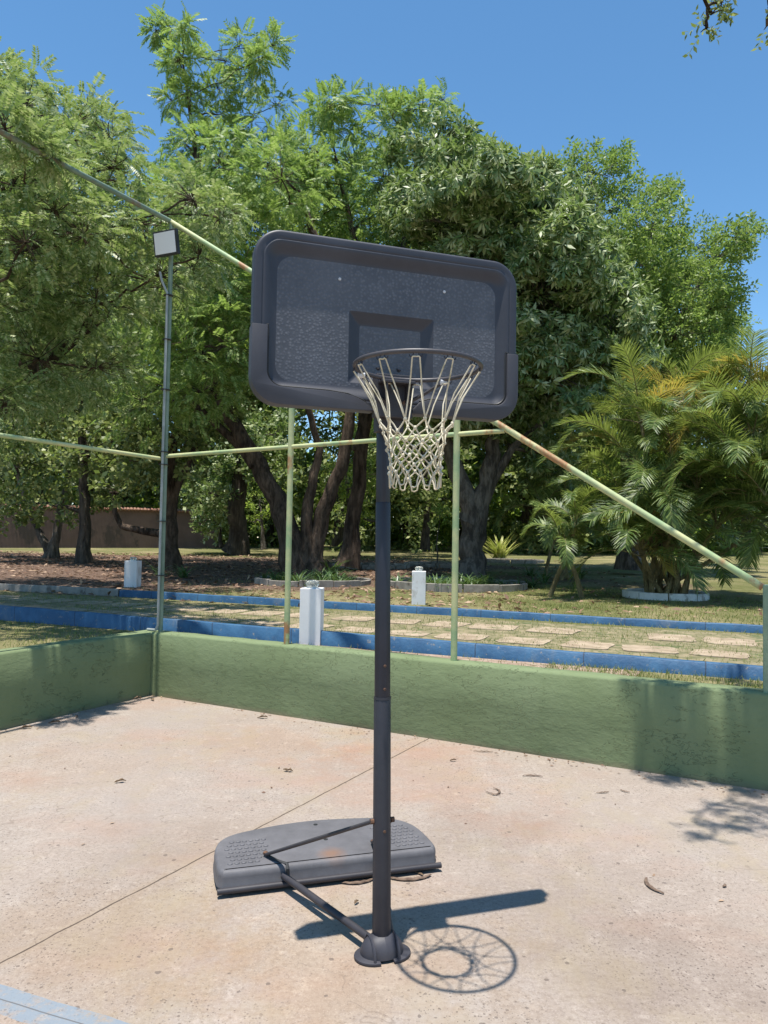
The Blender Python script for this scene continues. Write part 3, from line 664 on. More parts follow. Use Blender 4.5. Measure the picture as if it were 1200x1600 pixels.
# braces
for sx in (-1, 1):
    fc = foot+bn*0
    zS = .50; pS = PP(zS)+bu*(sx*.038)-bn*.0
    La = ST_ = None
    top_in = TP(-.30, .092, .10) if sx < 0 else TP(.225, .092, .10)
    lo_out = TP(-.235, -.015, .05) if sx < 0 else TP(.215, -.015, .05)
    b1_ = MB().tube([pS, pS.lerp(top_in, .5), top_in], [.010, .0115, .010], 10, flat=.75)
    b1_.build('upper_brace', M['rod'], hoop, smooth=True)
    ed = TP(-.215 if sx < 0 else .215, .004, .088)
    MB().tube([top_in+UZ*.002, top_in.lerp(ed, .55)+UZ*.000, ed+UZ*.003-tn*.012, ed-UZ*.012+tn*.006, ed-UZ*.062+tn*.008], [.0085]*5, 8, flat=.6).build('tank_strap', M['black'], hoop, smooth=True)
    MB().tube([lo_out-tn*.01, fc+bu*(sx*.045)-bn*.03+UZ*.055], .0155, 12).build('lower_brace', M['rod'], hoop, smooth=True)
    MB().tube([PP(.16)+bu*(sx*.04), (lo_out.lerp(fc, .45))+UZ*.025], .008, 8).build('stay_rod', M['rod'], hoop, smooth=True) if sx > 5 else None
    MB().lathe(top_in+UZ*.008, [(.012, -.004), (.012, .004), (.006, .008)], 8).build('bolt', M['rust'], hoop)
    MB().lathe(pS+bu*(sx*.004), [(.011, -.006), (.011, .008)], 8, (UZ, bn, bu)).build('bolt', M['rust'], hoop)
# ------------------------------------------------------------------ foliage machinery
def norm(a): return a/np.maximum(np.linalg.norm(a, axis=-1, keepdims=True), 1e-9)
def scatter(templ, P, dirs, ups, scl):
    """templ: list of (V, F) variants; places one at each P with x axis dirs and z axis near ups"""
    VV = []; FF = []; base = 0; n = len(P); which = RNG.integers(0, len(templ), n)
    x = norm(dirs); z = ups-x*(ups*x).sum(1, keepdims=True); z = norm(z); y = np.cross(z, x)
    for ti, (T, Fq) in enumerate(templ):
        idx = np.where(which == ti)[0]
        if not len(idx): continue
        Rm = np.stack([x[idx], y[idx], z[idx]], 2); W = np.einsum('nij,vj->nvi', Rm, T)*scl[idx][:, None, None]+P[idx][:, None]
        VV.append(W.reshape(-1, 3)); FF.append((Fq[None]+(np.arange(len(idx))*len(T))[:, None, None]+base).reshape(-1, Fq.shape[1])); base += len(idx)*len(T)
    return np.concatenate(VV), np.concatenate(FF)
def leaflet(p, d, up, L, W):
    d = d/np.linalg.norm(d); s = np.cross(up, d); s /= np.linalg.norm(s)
    return [p, p+d*L*.45+s*W/2, p+d*L-np.array([0, 0, .12*L]), p+d*L*.45-s*W/2]
def T_pinnate(pairs=8, L=1., lw=.075, ll=.30, droop=.35, seed=0):
    r = np.random.default_rng(seed); V = []
    for i in range(pairs):
        t = .16+.84*(i+.5)/pairs; p = np.array([t, 0, -droop*t*t]); prof = ll*(1-.45*abs(t-.5)*1.6)
        for s in (-1, 1):
            d = np.array([.42+r.uniform(-.1, .1), s*.9, -.28+r.uniform(-.2, .15)]); V += leaflet(p, d, np.array([0, 0, 1.]), prof, lw)
    V += [np.array([0, .006, 0]), np.array([.55, .006, -droop*.28]), np.array([1, 0, -droop]), np.array([.55, -.006, -droop*.32])]
    n = len(V)//4; return np.array(V), np.arange(n*4).reshape(n, 4)
def T_whorl(k=7, seed=0, L=1., W=.3, droop=.75):
    r = np.random.default_rng(seed); V = []
    for i in range(k):
        a = 2*math.pi*(i+r.uniform(-.25, .25))/k; d = np.array([.25, math.cos(a), math.sin(a)*.9]); d[2] -= droop*r.uniform(.6, 1.2); d /= np.linalg.norm(d)
        up = np.array([.6, 0, .8]); l = L*r.uniform(.75, 1.1); p = d*.12; s = np.cross(up, d); s /= np.linalg.norm(s); nn = np.cross(d, s)
        m = p+d*l*.5; V += [p, m+s*W/2*l+nn*.05, p+d*l, m-s*W/2*l+nn*.05]
    n = len(V)//4; return np.array(V), np.arange(n*4).reshape(n, 4)
def T_sprig(k=9, seed=0, W=.42, ll=.42):
    """short twig with alternate small leaves"""
    r = np.random.default_rng(seed); V = []
    for i in range(k):
        t = (i+.6)/k; a = i*2.4+r.uniform(-.4, .4); d = np.array([.55, math.cos(a), math.sin(a)]); p = np.array([t, 0, -.12*t*t])
        V += leaflet(p, d, np.array([r.uniform(-.3, .3), r.uniform(-.3, .3), 1.]), ll*r.uniform(.7, 1.15), ll*W)
    V += [np.array([0, .008, 0]), np.array([.5, .008, -.03]), np.array([1, 0, -.12]), np.array([.5, -.008, -.03])]
    n = len(V)//4; return np.array(V), np.arange(n*4).reshape(n, 4)
KINDS = {
 'feather': ([T_pinnate(9, seed=i, droop=.2+.11*i, lw=.10) for i in range(4)], 1.0),
 'whorl': ([T_whorl(7, i) for i in range(4)]+[T_whorl(8, 9)], 1.0),
 'sprig': ([T_sprig(9, i) for i in range(4)], 1.0),
 'round': ([T_sprig(7, i+5, .7, .5) for i in range(4)], 1.0)}
def limb(p0, p1, r0, r1, n=7, wig=.05, seed=0):
    R = random.Random(seed); L = (p1-p0).length; pts = [p0.lerp(p1, k/n)+Vector((R.uniform(-1, 1), R.uniform(-1, 1), R.uniform(-.6, .6)))*(wig*L*math.sin(math.pi*k/n)) for k in range(n+1)]
    for k in range(n+1): pts[k] = pts[k]-UZ*(0.0)
    return pts, [r0+(r1-r0)*k/n for k in range(n+1)]
def tree(name, label, cat, base, stems, blobs, kind, leafm, barkm, size, dens=1., group=None, sub=14, twigs=True, hang=.25, seed=0, flare=1.5):
    """stems: list of [(point, radius)...]; blobs: list of (centre, radius[, squash]); size = leaf length in metres"""
    t = thing(name, label, cat, base, group); rng = np.random.default_rng(seed+100); R = random.Random(seed)
    tr = MB(); allp = []
    for st in stems:
        pts = [Vector(a) for a, _ in st]; rad = [b for _, b in st]
        P = []; Q = []
        for i in range(len(pts)-1):
            for k in range(4):
                f = k/4; P.append(pts[i].lerp(pts[i+1], f)+Vector((R.uniform(-1, 1), R.uniform(-1, 1), 0))*rad[i]*.22); Q.append((rad[i]*(1-f)+rad[i+1]*f)*R.uniform(.92, 1.1))
        P.append(pts[-1]); Q.append(rad[-1]); Q[0] *= flare; Q[1] *= 1+(flare-1)*.35
        P[0] = P[0]-UZ*.1; tr.tube(P, Q, 10); allp += list(zip(P[2:], Q[2:]))
    tips = []; br = MB(); PP_ = []; DD = []; SS = []; OO_ = []
    tmpl, _ = KINDS[kind]
    for bi, bl in enumerate(blobs):
        c, r = Vector(bl[0]), bl[1]; sq = bl[2] if len(bl) > 2 else .85
        # limb from the nearest lower stem point
        cand = [(p, q) for p, q in allp if p.z < c.z+.2] or allp
        if cand:
            p, qr = min(cand, key=lambda e: (e[0]-c).length); r0 = min(qr*.7, .03+.035*r+.008*(p-c).length)
            P, Q = limb(p, c, r0, max(.012, r0*.35), 6, .07, seed*31+bi); br.tube(P, Q, 7, cap=False); allp += [(P[3], Q[3]), (P[5], Q[5])]
        ns = max(3, int(sub*dens)); n_each = max(2, int(15*dens*(r/size)**2/ns*.9))
        dirs = norm(rng.normal(size=(ns, 3))+np.array([0, 0, .25])); rad_ = r*rng.uniform(.55, 1.0, ns)**.6
        sc = np.array(c)+dirs*rad_[:, None]*np.array([1, 1, sq])
        for k in range(ns):
            if twigs:
                P, Q = limb(c+(Vector(sc[k])-c)*.1, Vector(sc[k]), max(.006, .009*r), .003, 3, .12, k+bi*50); br.tube(P, Q, 4, cap=False)
            srad = r*rng.uniform(.26, .46); n = int(n_each*rng.uniform(.6, 1.4))+1
            off = norm(rng.normal(size=(n, 3)))*(rng.uniform(0, 1, n)**.45)[:, None]*srad
            pp = sc[k]+off*np.array([1, 1, .8])
            out = norm(off)*.8+norm(pp-np.array(c))*.8+np.array([0, 0, .35-hang])+rng.normal(size=(n, 3))*.35
            OO_.append(norm(norm(off)*.4+norm(pp-np.array(c))*.8)); PP_.append(pp); DD.append(out); SS.append(size*rng.uniform(.7, 1.25, n))
    PP_ = np.concatenate(PP_); DD = np.concatenate(DD); SS = np.concatenate(SS)
    OO = np.concatenate(OO_); up = np.array([0, 0, .9])+OO*.75+rng.normal(size=DD.shape)*.3
    V, Fq = scatter(tmpl, PP_, DD, up, SS)
    tr.add(br.v, br.f); tr.build('trunk', barkm, t, smooth=True, sharp=80)
    nobj('crown', V, Fq, leafm, t); return t
def PB(lst, depth, spread=0, seed=0, f=1., back=None, ymin=240):
    """crown masses: (photo x, photo y, radius in photo px[, extra depth]) at a real distance"""
    R = random.Random(seed); out = []
    for e in lst:
        d = depth+(e[3] if len(e) > 3 else R.uniform(-spread, spread)); out.append((D(e[0], e[1], d), e[2]*d/F*f))
        if back and e[1] > ymin and e[1] < 640:  # hidden filler masses, added to shade the ground and close sky gaps
            for b_ in back:
                d2_ = d+b_*R.uniform(.8, 1.2); c_ = D(e[0]+R.uniform(-20, 20), e[1]+R.uniform(0, 30), d2_); out.append((c_, e[2]*d/F*1.15))
    return out
def SP(lst, depth): return [(D(x, y, depth+(e[0] if e else 0)), r) for x, y, r, *e in lst]
M['leaf_feather'] = leafmat('feathery_leaves', (.09, .16, .038), (.20, .31, .07), (.42, .50, .19), rough=.5, spec=.45, trans=.44, tcol=(.34, .50, .08))
M['leaf_left'] = leafmat('drooping_feathery_leaves', (.07, .125, .035), (.18, .265, .08), (.46, .50, .26), rough=.48, spec=.5, trans=.4, tcol=(.34, .46, .09), dead=(.5, .32, .18))
M['leaf_dark'] = leafmat('dark_glossy_leaves', (.055, .105, .03), (.165, .245, .07), (.46, .50, .27), rough=.48, spec=.5, trans=.32, tcol=(.30, .44, .08), dead=(.48, .42, .12))
M['leaf_light'] = leafmat('light_small_leaves', (.08, .14, .03), (.175, .27, .06), (.35, .42, .13), rough=.5, spec=.45, trans=.42, tcol=(.34, .50, .08))
M['leaf_far'] = leafmat('backdrop_leaves', (.06, .11, .025), (.165, .25, .05), (.38, .46, .09), rough=.55, spec=.4, trans=.5, tcol=(.42, .58, .08))
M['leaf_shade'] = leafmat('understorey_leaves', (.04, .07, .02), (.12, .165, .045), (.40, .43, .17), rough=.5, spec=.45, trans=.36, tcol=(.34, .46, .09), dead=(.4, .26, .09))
M['leaf_palm'] = leafmat('palm_leaflets', (.035, .07, .018), (.085, .145, .035), (.27, .34, .10), rough=.45, spec=.5, trans=.36, tcol=(.42, .50, .08), dead=(.45, .32, .12))
M['leaf_yellow'] = leafmat('yellowing_palm_leaflets', (.20, .24, .05), (.36, .33, .07), (.50, .34, .09), rough=.4, spec=.5, trans=.42, tcol=(.6, .5, .08))
M['leaf_strap'] = leafmat('strap_leaves', (.05, .10, .035), (.08, .15, .05), (.15, .22, .09), rough=.4, spec=.5, trans=.25)
M['leaf_spiky'] = leafmat('yellow_green_strap_leaves', (.25, .30, .05), (.4, .42, .1), (.55, .52, .2), rough=.45, spec=.4, trans=.3)

# ------------------------------------------------------------------ trees
gLF = 'trees of the garden beyond the court'
# big drooping feathery tree at the left edge, close behind the court
b = Vector((-6.6, 10.2, TZ))
tree('feathery_tree', 'large feathery tree with drooping sprays filling the left edge of the photo', 'tree', b,
     [[(b, .2), (b+Vector((.3, -.2, 1.6)), .17), (b+Vector((.9, -.5, 3.2)), .13), (b+Vector((1.7, -.8, 4.6)), .08)], [(b+UZ*.8, .13), (b+Vector((-.4, .2, 3)), .1), (b+Vector((-.2, -.2, 5)), .06)], [(b+UZ*1.2, .12), (b+Vector((1.2, .3, 3)), .09), (b+Vector((2.6, .3, 4.2)), .05)]],
     PB([(-150, 260, 130), (-40, 170, 95), (40, 165, 62), (120, 190, 58), (172, 215, 42), (90, 270, 85), (178, 262, 40), (-20, 330, 110), (130, 360, 75), (60, 430, 95), (150, 470, 75), (-40, 500, 110), (60, 560, 85), (-60, 640, 100), (215, 350, 55, -.9), (300, 310, 44, -.9), (250, 430, 55, -.6), (345, 340, 36, -1.), (20, 290, 60, -2.1), (70, 265, 38, -2.1), (85, 330, 45, -2.), (130, 370, 42, -1.8), (40, 380, 50, -2.2), (310, 400, 45, -.8), (-60, 330, 70, -2.2), (8, 202, 27, -3.3), (50, 228, 20, -3.0), (84, 250, 13, -2.75), (150, 575, 55), (20, 640, 55)], 9.3, 1.1, 1, back=(1.8, 4.4), ymin=150),
     'feather', M['leaf_left'], M['bark_brown'], .225, 1.75, gLF, sub=13, hang=.4, seed=1)
# tall pale-green feathery tree in the middle with the leaning split trunk
b = GT(476, 900, 20); b.y = min(b.y, 19)
dp = b.y
tree('feathery_tree', 'tallest pale green tree with two spires, its leaning split trunk left of the pole', 'tree', b,
     [SP([(468, 893, .34), (440, 800, .26), (405, 725, .22), (355, 650, .17), (325, 560, .13), (335, 400, .09), (300, 200, .05), (285, 90, .025)], dp)[0:8],
      SP([(485, 893, .28), (505, 800, .2), (540, 710, .15), (552, 620, .12), (520, 450, .08), (470, 300, .05)], dp),
      SP([(480, 880, .2), (482, 780, .13), (500, 700, .1), (470, 600, .08), (420, 420, .06)], dp),
      SP([(400, 720, .13), (330, 655, .09), (270, 600, .06)], dp)],
     PB([(262, 38, 20), (243, 48, 11), (288, 45, 11), (280, 95, 15), (264, 112, 11), (297, 90, 9), (268, 158, 15), (298, 145, 14), (375, 72, 19), (352, 95, 17), (425, 72, 17), (408, 92, 10), (390, 120, 20), (338, 135, 18), (340, 180, 45), (395, 190, 45), (432, 165, 25), (290, 225, 38), (350, 250, 55), (420, 260, 52), (270, 300, 48), (330, 340, 58), (400, 350, 55), (250, 390, 52), (300, 430, 62), (370, 440, 58), (230, 480, 52), (290, 520, 62), (360, 540, 60), (440, 440, 50), (240, 600, 50), (330, 610, 45)], dp, .9, 2, back=(2.4, -2.2, 5)),
     'feather', M['leaf_feather'], M['bark_brown'], .36, 1.6, gLF, sub=13, hang=.3, seed=2)
b = GT(545, 880, 26); dp = 21.; b.y = dp; b.x = D(545, 880, dp).x; b.z = tz(b.x, dp)
tree('feathery_tree', 'feathery tree with rounded tufted tops rising behind the backboard', 'tree', b,
     [SP([(545, 880, .26), (560, 760, .2), (575, 600, .15), (560, 400, .1), (525, 250, .05)], dp), SP([(560, 700, .14), (620, 450, .1), (650, 250, .05)], dp)],
     PB([(515, 165, 22), (498, 170, 12), (540, 158, 13), (530, 205, 20), (590, 165, 18), (612, 182, 18), (660, 165, 20), (692, 155, 14), (640, 172, 14), (650, 205, 28), (590, 215, 36), (545, 250, 35), (600, 280, 52), (500, 250, 30), (480, 230, 30), (460, 280, 40), (520, 310, 48), (480, 350, 55), (560, 350, 58), (640, 330, 50), (560, 440, 70), (650, 440, 60), (480, 450, 60), (560, 560, 60), (620, 610, 50)], dp, 1., 3, back=(2.6, 6.), ymin=225),
     'feather', M['leaf_feather'], M['bark_brown'], .42, 1.7, gLF, sub=12, hang=.3, seed=3)
# dark whorled-leaf tree right of centre
b = GT(736, 905, 22); dp = b.y
tree('broadleaf_tree', 'dark glossy tree with drooping leaves and thick forked trunk right of the hoop pole', 'tree', b,
     [SP([(736, 900, .34), (738, 850, .31), (738, 800, .29), (712, 740, .2), (695, 680, .17), (685, 560, .12), (700, 400, .08), (695, 260, .04)], dp),
      SP([(738, 810, .26), (765, 740, .22), (772, 680, .18), (800, 560, .14), (850, 450, .09), (880, 380, .05)], dp),
      SP([(742, 800, .16), (800, 700, .1), (870, 640, .07), (930, 600, .05)], dp)],
     PB([(690, 215, 42), (650, 240, 40), (735, 235, 40), (720, 280, 58), (770, 275, 42), (820, 290, 42), (860, 310, 45), (790, 340, 62), (690, 340, 58), (640, 310, 42), (860, 380, 62), (760, 420, 70), (690, 430, 65), (840, 460, 75), (910, 430, 60), (910, 360, 40), (780, 520, 70), (860, 560, 75), (700, 540, 65), (930, 540, 60), (820, 640, 62), (890, 640, 60), (740, 620, 55), (860, 710, 45), (660, 620, 45), (960, 480, 50), (790, 690, 40)], dp, 1.2, 4, back=(2.6, -1.8, 5.5), ymin=265),
     'whorl', M['leaf_dark'], M['bark_grey'], .22, 1.35, gLF, sub=14, hang=.5, seed=4)
# lighter small-leaved tree at the right
dp = 21.5; b = D(985, 885, dp); b.z = tz(b.x, dp)
tree('small_leaved_tree', 'lighter green small leaved tree with open spreading branches against the sky at right', 'tree', b,
     [SP([(985, 885, .3), (980, 760, .24), (985, 640, .18), (960, 450, .1), (930, 300, .04)], dp), SP([(982, 680, .18), (1040, 540, .11), (1100, 430, .06), (1150, 380, .025)], dp), SP([(984, 620, .14), (1010, 480, .08), (1020, 350, .04)], dp), SP([(984, 690, .12), (1060, 600, .07), (1110, 550, .03)], dp)],
     PB([(915, 262, 32), (885, 280, 26), (950, 275, 30), (970, 250, 12), (990, 310, 30), (945, 330, 42), (1000, 360, 45), (1030, 320, 22), (1045, 300, 12), (1050, 345, 24), (1020, 420, 58), (960, 410, 50), (1085, 385, 38), (1120, 400, 26), (1150, 372, 18), (1172, 362, 12), (1155, 395, 14), (1070, 450, 52), (1120, 455, 30), (1140, 480, 18), (1000, 490, 58), (1060, 520, 52), (1110, 520, 32), (1130, 505, 18), (1120, 560, 22), (1090, 570, 28), (1030, 580, 50), (960, 580, 55), (1130, 548, 12), (1000, 640, 45)], dp, 1.4, 5, back=(2.5, 6.), ymin=400),
     'sprig', M['leaf_light'], M['bark_grey'], .34, 2.1, gLF, sub=12, hang=.1, seed=5)
# smaller trees standing at left under the big crowns
def small(px, py, label, stems_px, blobs_px, kind, lm, bm, size, dens, seed, far=46, sp=2.2, cat='tree', name='small_tree', sub=10):
    b = GT(px, py, far); dp = b.y
    tree(name, label, cat, b, [SP([(x, y, r*dp/F) for x, y, r in st], dp) for st in stems_px], PB(blobs_px, dp, sp, seed), kind, lm, bm, size, dens, 'smaller trees under the big crowns', sub=sub, hang=.3, seed=seed)
small(80, 872, 'small pale stemmed tree with two slanting trunks at the left edge before the brown wall', [[(80, 870, 9), (90, 830, 6), (95, 790, 5), (110, 740, 3)], [(78, 862, 6), (55, 820, 5), (40, 780, 4), (25, 730, 3)]],
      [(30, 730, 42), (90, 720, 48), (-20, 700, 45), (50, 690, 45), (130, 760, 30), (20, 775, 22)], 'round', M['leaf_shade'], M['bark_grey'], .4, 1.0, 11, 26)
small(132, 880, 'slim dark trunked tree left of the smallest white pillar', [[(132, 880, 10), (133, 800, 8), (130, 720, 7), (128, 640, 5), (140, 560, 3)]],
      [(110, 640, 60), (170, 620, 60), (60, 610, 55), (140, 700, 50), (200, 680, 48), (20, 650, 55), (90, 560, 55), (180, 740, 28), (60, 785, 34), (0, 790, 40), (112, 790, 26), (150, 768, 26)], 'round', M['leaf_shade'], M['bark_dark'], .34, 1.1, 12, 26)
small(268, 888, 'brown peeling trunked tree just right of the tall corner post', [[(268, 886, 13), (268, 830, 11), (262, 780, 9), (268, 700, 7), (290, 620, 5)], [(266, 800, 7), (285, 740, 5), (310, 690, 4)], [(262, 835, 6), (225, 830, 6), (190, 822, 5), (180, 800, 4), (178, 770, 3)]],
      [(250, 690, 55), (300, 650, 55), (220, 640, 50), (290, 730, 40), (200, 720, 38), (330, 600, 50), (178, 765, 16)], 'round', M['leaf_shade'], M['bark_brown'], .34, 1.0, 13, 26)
small(371, 858, 'stout dark tree with a low black-green bush beside its trunk', [[(371, 860, 15), (370, 800, 13), (375, 740, 11), (385, 680, 9)]],
      [(325, 770, 36), (350, 740, 42), (385, 700, 45), (330, 800, 26), (405, 720, 40), (350, 660, 50), (430, 680, 45)], 'round', M['leaf_dark'], M['bark_dark'], .4, 1.2, 14, 30, 1.2)
small(345, 852, 'low dark round shrub before the end of the brown wall', [[(345, 852, 3), (342, 820, 2)]], [(335, 815, 26), (360, 805, 24), (315, 800, 20)], 'round', M['leaf_dark'], M['bark_dark'], .35, 1.2, 15, 31, .4, 'shrub', 'shrub')
small(640, 865, 'bright lime leaved small tree glowing behind the hoop pole', [[(548, 855, 4), (545, 790, 3), (540, 740, 2)]], [(545, 720, 34), (560, 760, 30), (530, 760, 26), (590, 740, 30), (570, 690, 32), (555, 800, 22)], 'sprig', M['leaf_far'], M['bark_grey'], .42, 1.0, 16, 30)
small(415, 855, 'lime green sapling seen between the leaning trunks', [[(412, 855, 3), (408, 800, 2)]], [(405, 780, 28), (425, 745, 24), (395, 815, 22)], 'sprig', M['leaf_far'], M['bark_grey'], .42, .9, 17, 33)
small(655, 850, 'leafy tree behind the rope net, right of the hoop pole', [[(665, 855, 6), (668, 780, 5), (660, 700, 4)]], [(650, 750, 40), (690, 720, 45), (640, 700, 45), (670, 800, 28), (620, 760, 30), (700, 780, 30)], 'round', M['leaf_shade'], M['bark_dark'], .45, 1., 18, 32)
# backdrop row
bd = [(-60, 38, 'far dark tree at the left end of the backdrop'), (60, 40, 'far tree behind the brown wall at left'), (190, 42, 'far tree above the clay tiles of the brown wall'), (300, 39, 'far tree at the right end of the brown wall'), (420, 41, 'far sunlit tree between the leaning trunks'),
      (530, 38, 'far tree seen left of the hoop pole'), (640, 42, 'far tree seen behind the rope net'), (730, 40, 'far tree behind the forked grey trunk'), (820, 38, 'far tree seen between the forked trunk and the palms'), (920, 41, 'far tree behind the left side of the palm clump'), (1040, 39, 'far tree hidden behind the palm clump'), (1160, 42, 'far low tree beyond the right side palms')]
for i, (px, dp, lab) in enumerate(bd):
    R = random.Random(i+60); b = D(px, 850, dp); b.z = tz(b.x, dp); up = 470 if px < 900 else 650
    bl = [(px+R.uniform(-75, 75), y+R.uniform(-20, 20), R.uniform(52, 78)) for y in range(up, 835, 44) for _ in (0, 1)]
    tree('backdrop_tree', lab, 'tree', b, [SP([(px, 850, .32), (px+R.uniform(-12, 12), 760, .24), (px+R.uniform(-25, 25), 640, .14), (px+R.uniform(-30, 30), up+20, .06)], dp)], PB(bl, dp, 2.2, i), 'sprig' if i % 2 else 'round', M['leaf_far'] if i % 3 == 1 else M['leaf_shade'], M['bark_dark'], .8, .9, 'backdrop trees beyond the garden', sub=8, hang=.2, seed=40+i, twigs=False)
# tree standing outside the frame at right: its twigs hang into the top right corner and its leaves shade the wall end
b = Vector((6.4, 5.6, TZ))
def over(px, py, z, onwall=False):           # point above the spot whose shadow falls at that pixel
    if onwall:
        s_, zz = WPL(px, py, 0); P = WP(s_, 0, zz)
    else: P = G(px, py, 0); zz = 0
    return Vector((P.x-SX*(z-zz), P.y-SY*(z-zz), z))
def clump(lst): return lst
ob = []
for px, r, z in ((990, .10, 5.6), (1008, .12, 5.4), (1020, .13, 5.5), (1035, .13, 5.8), (1050, .14, 5.7), (1068, .10, 5.5), (1078, .08, 5.6), (1130, .06, 5.9), (1150, .09, 5.8), (1190, .14, 5.7), (1200, .12, 5.5), (1215, .25, 5.6), (1260, .3, 5.7)): 
    c = over(px, 1120, z, True); c.y -= .05; ob.append((c, r, .5))
for px, py, r, z in ((1105, 1265, .05, 5.5), (1150, 1262, .06, 5.5), (1188, 1272, .12, 5.6), (1085, 1285, .045, 5.5), (1120, 1288, .05, 5.4), (1110, 1312, .04, 5.4), (1180, 1300, .08, 5.6), (1215, 1285, .16, 5.6), (1030, 1215, .08, 5.8)):
    ob.append((over(px, py, z), r, .6))
for k in range(9):
    ob.append((b+Vector((random.uniform(-2, 2.5), random.uniform(-1.5, 1.5), random.uniform(4.6, 6.2))), .7))
hang_ = []
tw = D(1112, 22, 5.1); ob.append((tw, .10)); ob.append((D(1128, 2, 5.1), .05)); ob.append((D(1199, 40, 5.3), .06)); ob.append((D(1104, 44, 5.1), .045))
tree('overhanging_tree', 'tree outside the right edge whose leafy twig tips hang into the top right corner', 'tree', b,
     [[(b, .22), (b+Vector((-.2, -.1, 2)), .18), (b+Vector((-.8, -.3, 4)), .14), (b+Vector((-2.2, -.6, 5.2)), .08), (b+Vector((-3.6, -1., 5.75)), .035)], [(b+UZ*3, .12), (b+Vector((.8, .4, 5)), .07)], [(b+Vector((-.8, -.3, 4)), .08), (b+Vector((-3., 0, 5.3)), .04), (b+Vector((-3.9, -.6, 5.65)), .015)]],
     ob, 'sprig', M['leaf_shade'], M['bark_brown'], .12, 1., sub=3, hang=.5, seed=77)
# ------------------------------------------------------------------ palms
def frond_mesh(base, az, el, L, droop, rng, nl=56, ll=.42, lw=.018):
    """arching rachis with two ranks of two-piece leaflets; returns rachis points and quads"""
    h = Vector((math.cos(az), math.sin(az), 0)); pts = []; p = Vector(base); e = el; n = 16
    for k in range(n+1):
        pts.append(p.copy()); e -= droop/n*(.5+1.3*k/n); p = p+(h*math.cos(e)+UZ*math.sin(e))*(L/n)
    V = []; side = h.cross(UZ).normalized(); tw = rng.uniform(-.5, .5)
    for i in range(nl):
        t = .17+.83*(i+.5)/nl; f = t*n; k = min(int(f), n-1); q_ = pts[k].lerp(pts[k+1], f-k); d = (pts[k+1]-pts[k]).normalized(); nn = side.cross(d).normalized(); nn = nn if nn.z > -.2 else -nn
        s2 = (side*math.cos(tw)+nn*math.sin(tw)).normalized(); n2 = (nn*math.cos(tw)-side*math.sin(tw)).normalized()
        prof = ll*(math.sin(math.pi*(.12+.80*t))**.6)*rng.uniform(.85, 1.1)
        for sg in (-1, 1):
            a = rng.uniform(.5, .65)+.45*t; dv = (d*math.sin(a)+s2*(sg*math.cos(a))+n2*rng.uniform(.05, .4)).normalized(); wv_ = d.cross(dv).normalized().cross(dv).normalized()
            m1 = q_+dv*prof*.5; tip = m1+(dv*.9-UZ*rng.uniform(.1, .5)).normalized()*prof*.5
            V += [q_-wv_*lw*.35, m1-wv_*lw*.55, m1+wv_*lw*.55, q_+wv_*lw*.35, m1-wv_*lw*.55, tip-wv_*lw*.08, tip+wv_*lw*.08, m1+wv_*lw*.55]
    return pts, [tuple(v) for v in V]
def palm(label, base, stems, fronds, seed, size=1., dead=4, name='palm_clump'):
    """stems: [(foot offset, crown point)], fronds per crown"""
    t = thing(name, label, 'palm', base, 'areca palm clumps at the right'); rng = np.random.default_rng(seed); R = random.Random(seed); stm = MB(); rac = MB(); G1 = []; G2 = []
    for fo_, cr in stems:
        a = base+Vector(fo_); mdl = a.lerp(cr, .5)+Vector((R.uniform(-.08, .08), R.uniform(-.08, .08), 0)); stm.tube([a-UZ*.1, a.lerp(mdl, .6), mdl, mdl.lerp(cr, .6), cr], [.055, .045, .042, .04, .03], 8)
        n = fronds+R.randint(-1, 2); a0 = R.uniform(0, 6.28)
        for k in range(n):
            az = a0+2.4*k+R.uniform(-.3, .3); el = R.uniform(.95, 1.42) if k < n*.6 else R.uniform(.3, .9)
            pts, V = frond_mesh(cr-UZ*.05*k*.3, az, el, size*R.uniform(1.3, 2.05), R.uniform(1.0, 2.2), rng, ll=size*.46)
            rac.tube(pts[::2], [.013-.0012*i for i in range(9)], 5, cap=False); (G2 if R.random() < (.30 if cr.z > 3.55 else .04) else G1).append(V)
    stm.build('stem', M['bark_palm'], t, smooth=True); rac.build('frond_stalks', M['bark_palm'], t, smooth=True)
    for nm, GG, mt_ in (('fronds', G1, M['leaf_palm']), ('yellow_fronds', G2, M['leaf_yellow'])):
        if GG:
            V = np.array([v for g in GG for v in g]); nobj(nm, V, np.arange(len(V)).reshape(-1, 4), mt_, t)
    return t
pb = GT(1048, 935, 14); pd_ = pb.y+.3; pb = Vector((pb.x, pd_, tz(pb.x, pd_)))
def pc(lst, base, dp):
    out = []
    for i, (x, y, *e) in enumerate(lst):
        c = D(x, y, dp+(e[0] if e else 0)); a = 2.4*i; out.append(((math.cos(a)*.35, math.sin(a)*.35, 0), c))
    return out
palm('big dense palm clump with arching yellow tipped fronds inside the white kerb ring', pb,
     pc([(1000, 655), (1050, 690, -.5), (1100, 640, .3), (1060, 620, .6), (990, 730, .2), (1020, 770, -.9), (1090, 760, -.8), (1135, 710, .2), (975, 800, .2), (1050, 830, -.9), (1120, 820, -.6), (985, 720, .9), (1000, 860, -.7), (1090, 870, -.8), (1150, 850, 0), (985, 860, .3), (1040, 800, 0)], pb, pd_), 7, 21, 1.)
b = GT(1260, 930, 16); b = Vector((b.x, 13.2, tz(0, 13)))
palm('second palm clump reaching in from the right edge, feathery against the sky', b, pc([(1175, 690), (1215, 640, .4), (1160, 740, -.3), (1250, 700), (1200, 780, -.4), (1145, 660, .5), (1230, 830), (1170, 620, .6)], b, 13.2), 9, 22, 1.05)
b = GT(868, 905, 19); dp = b.y
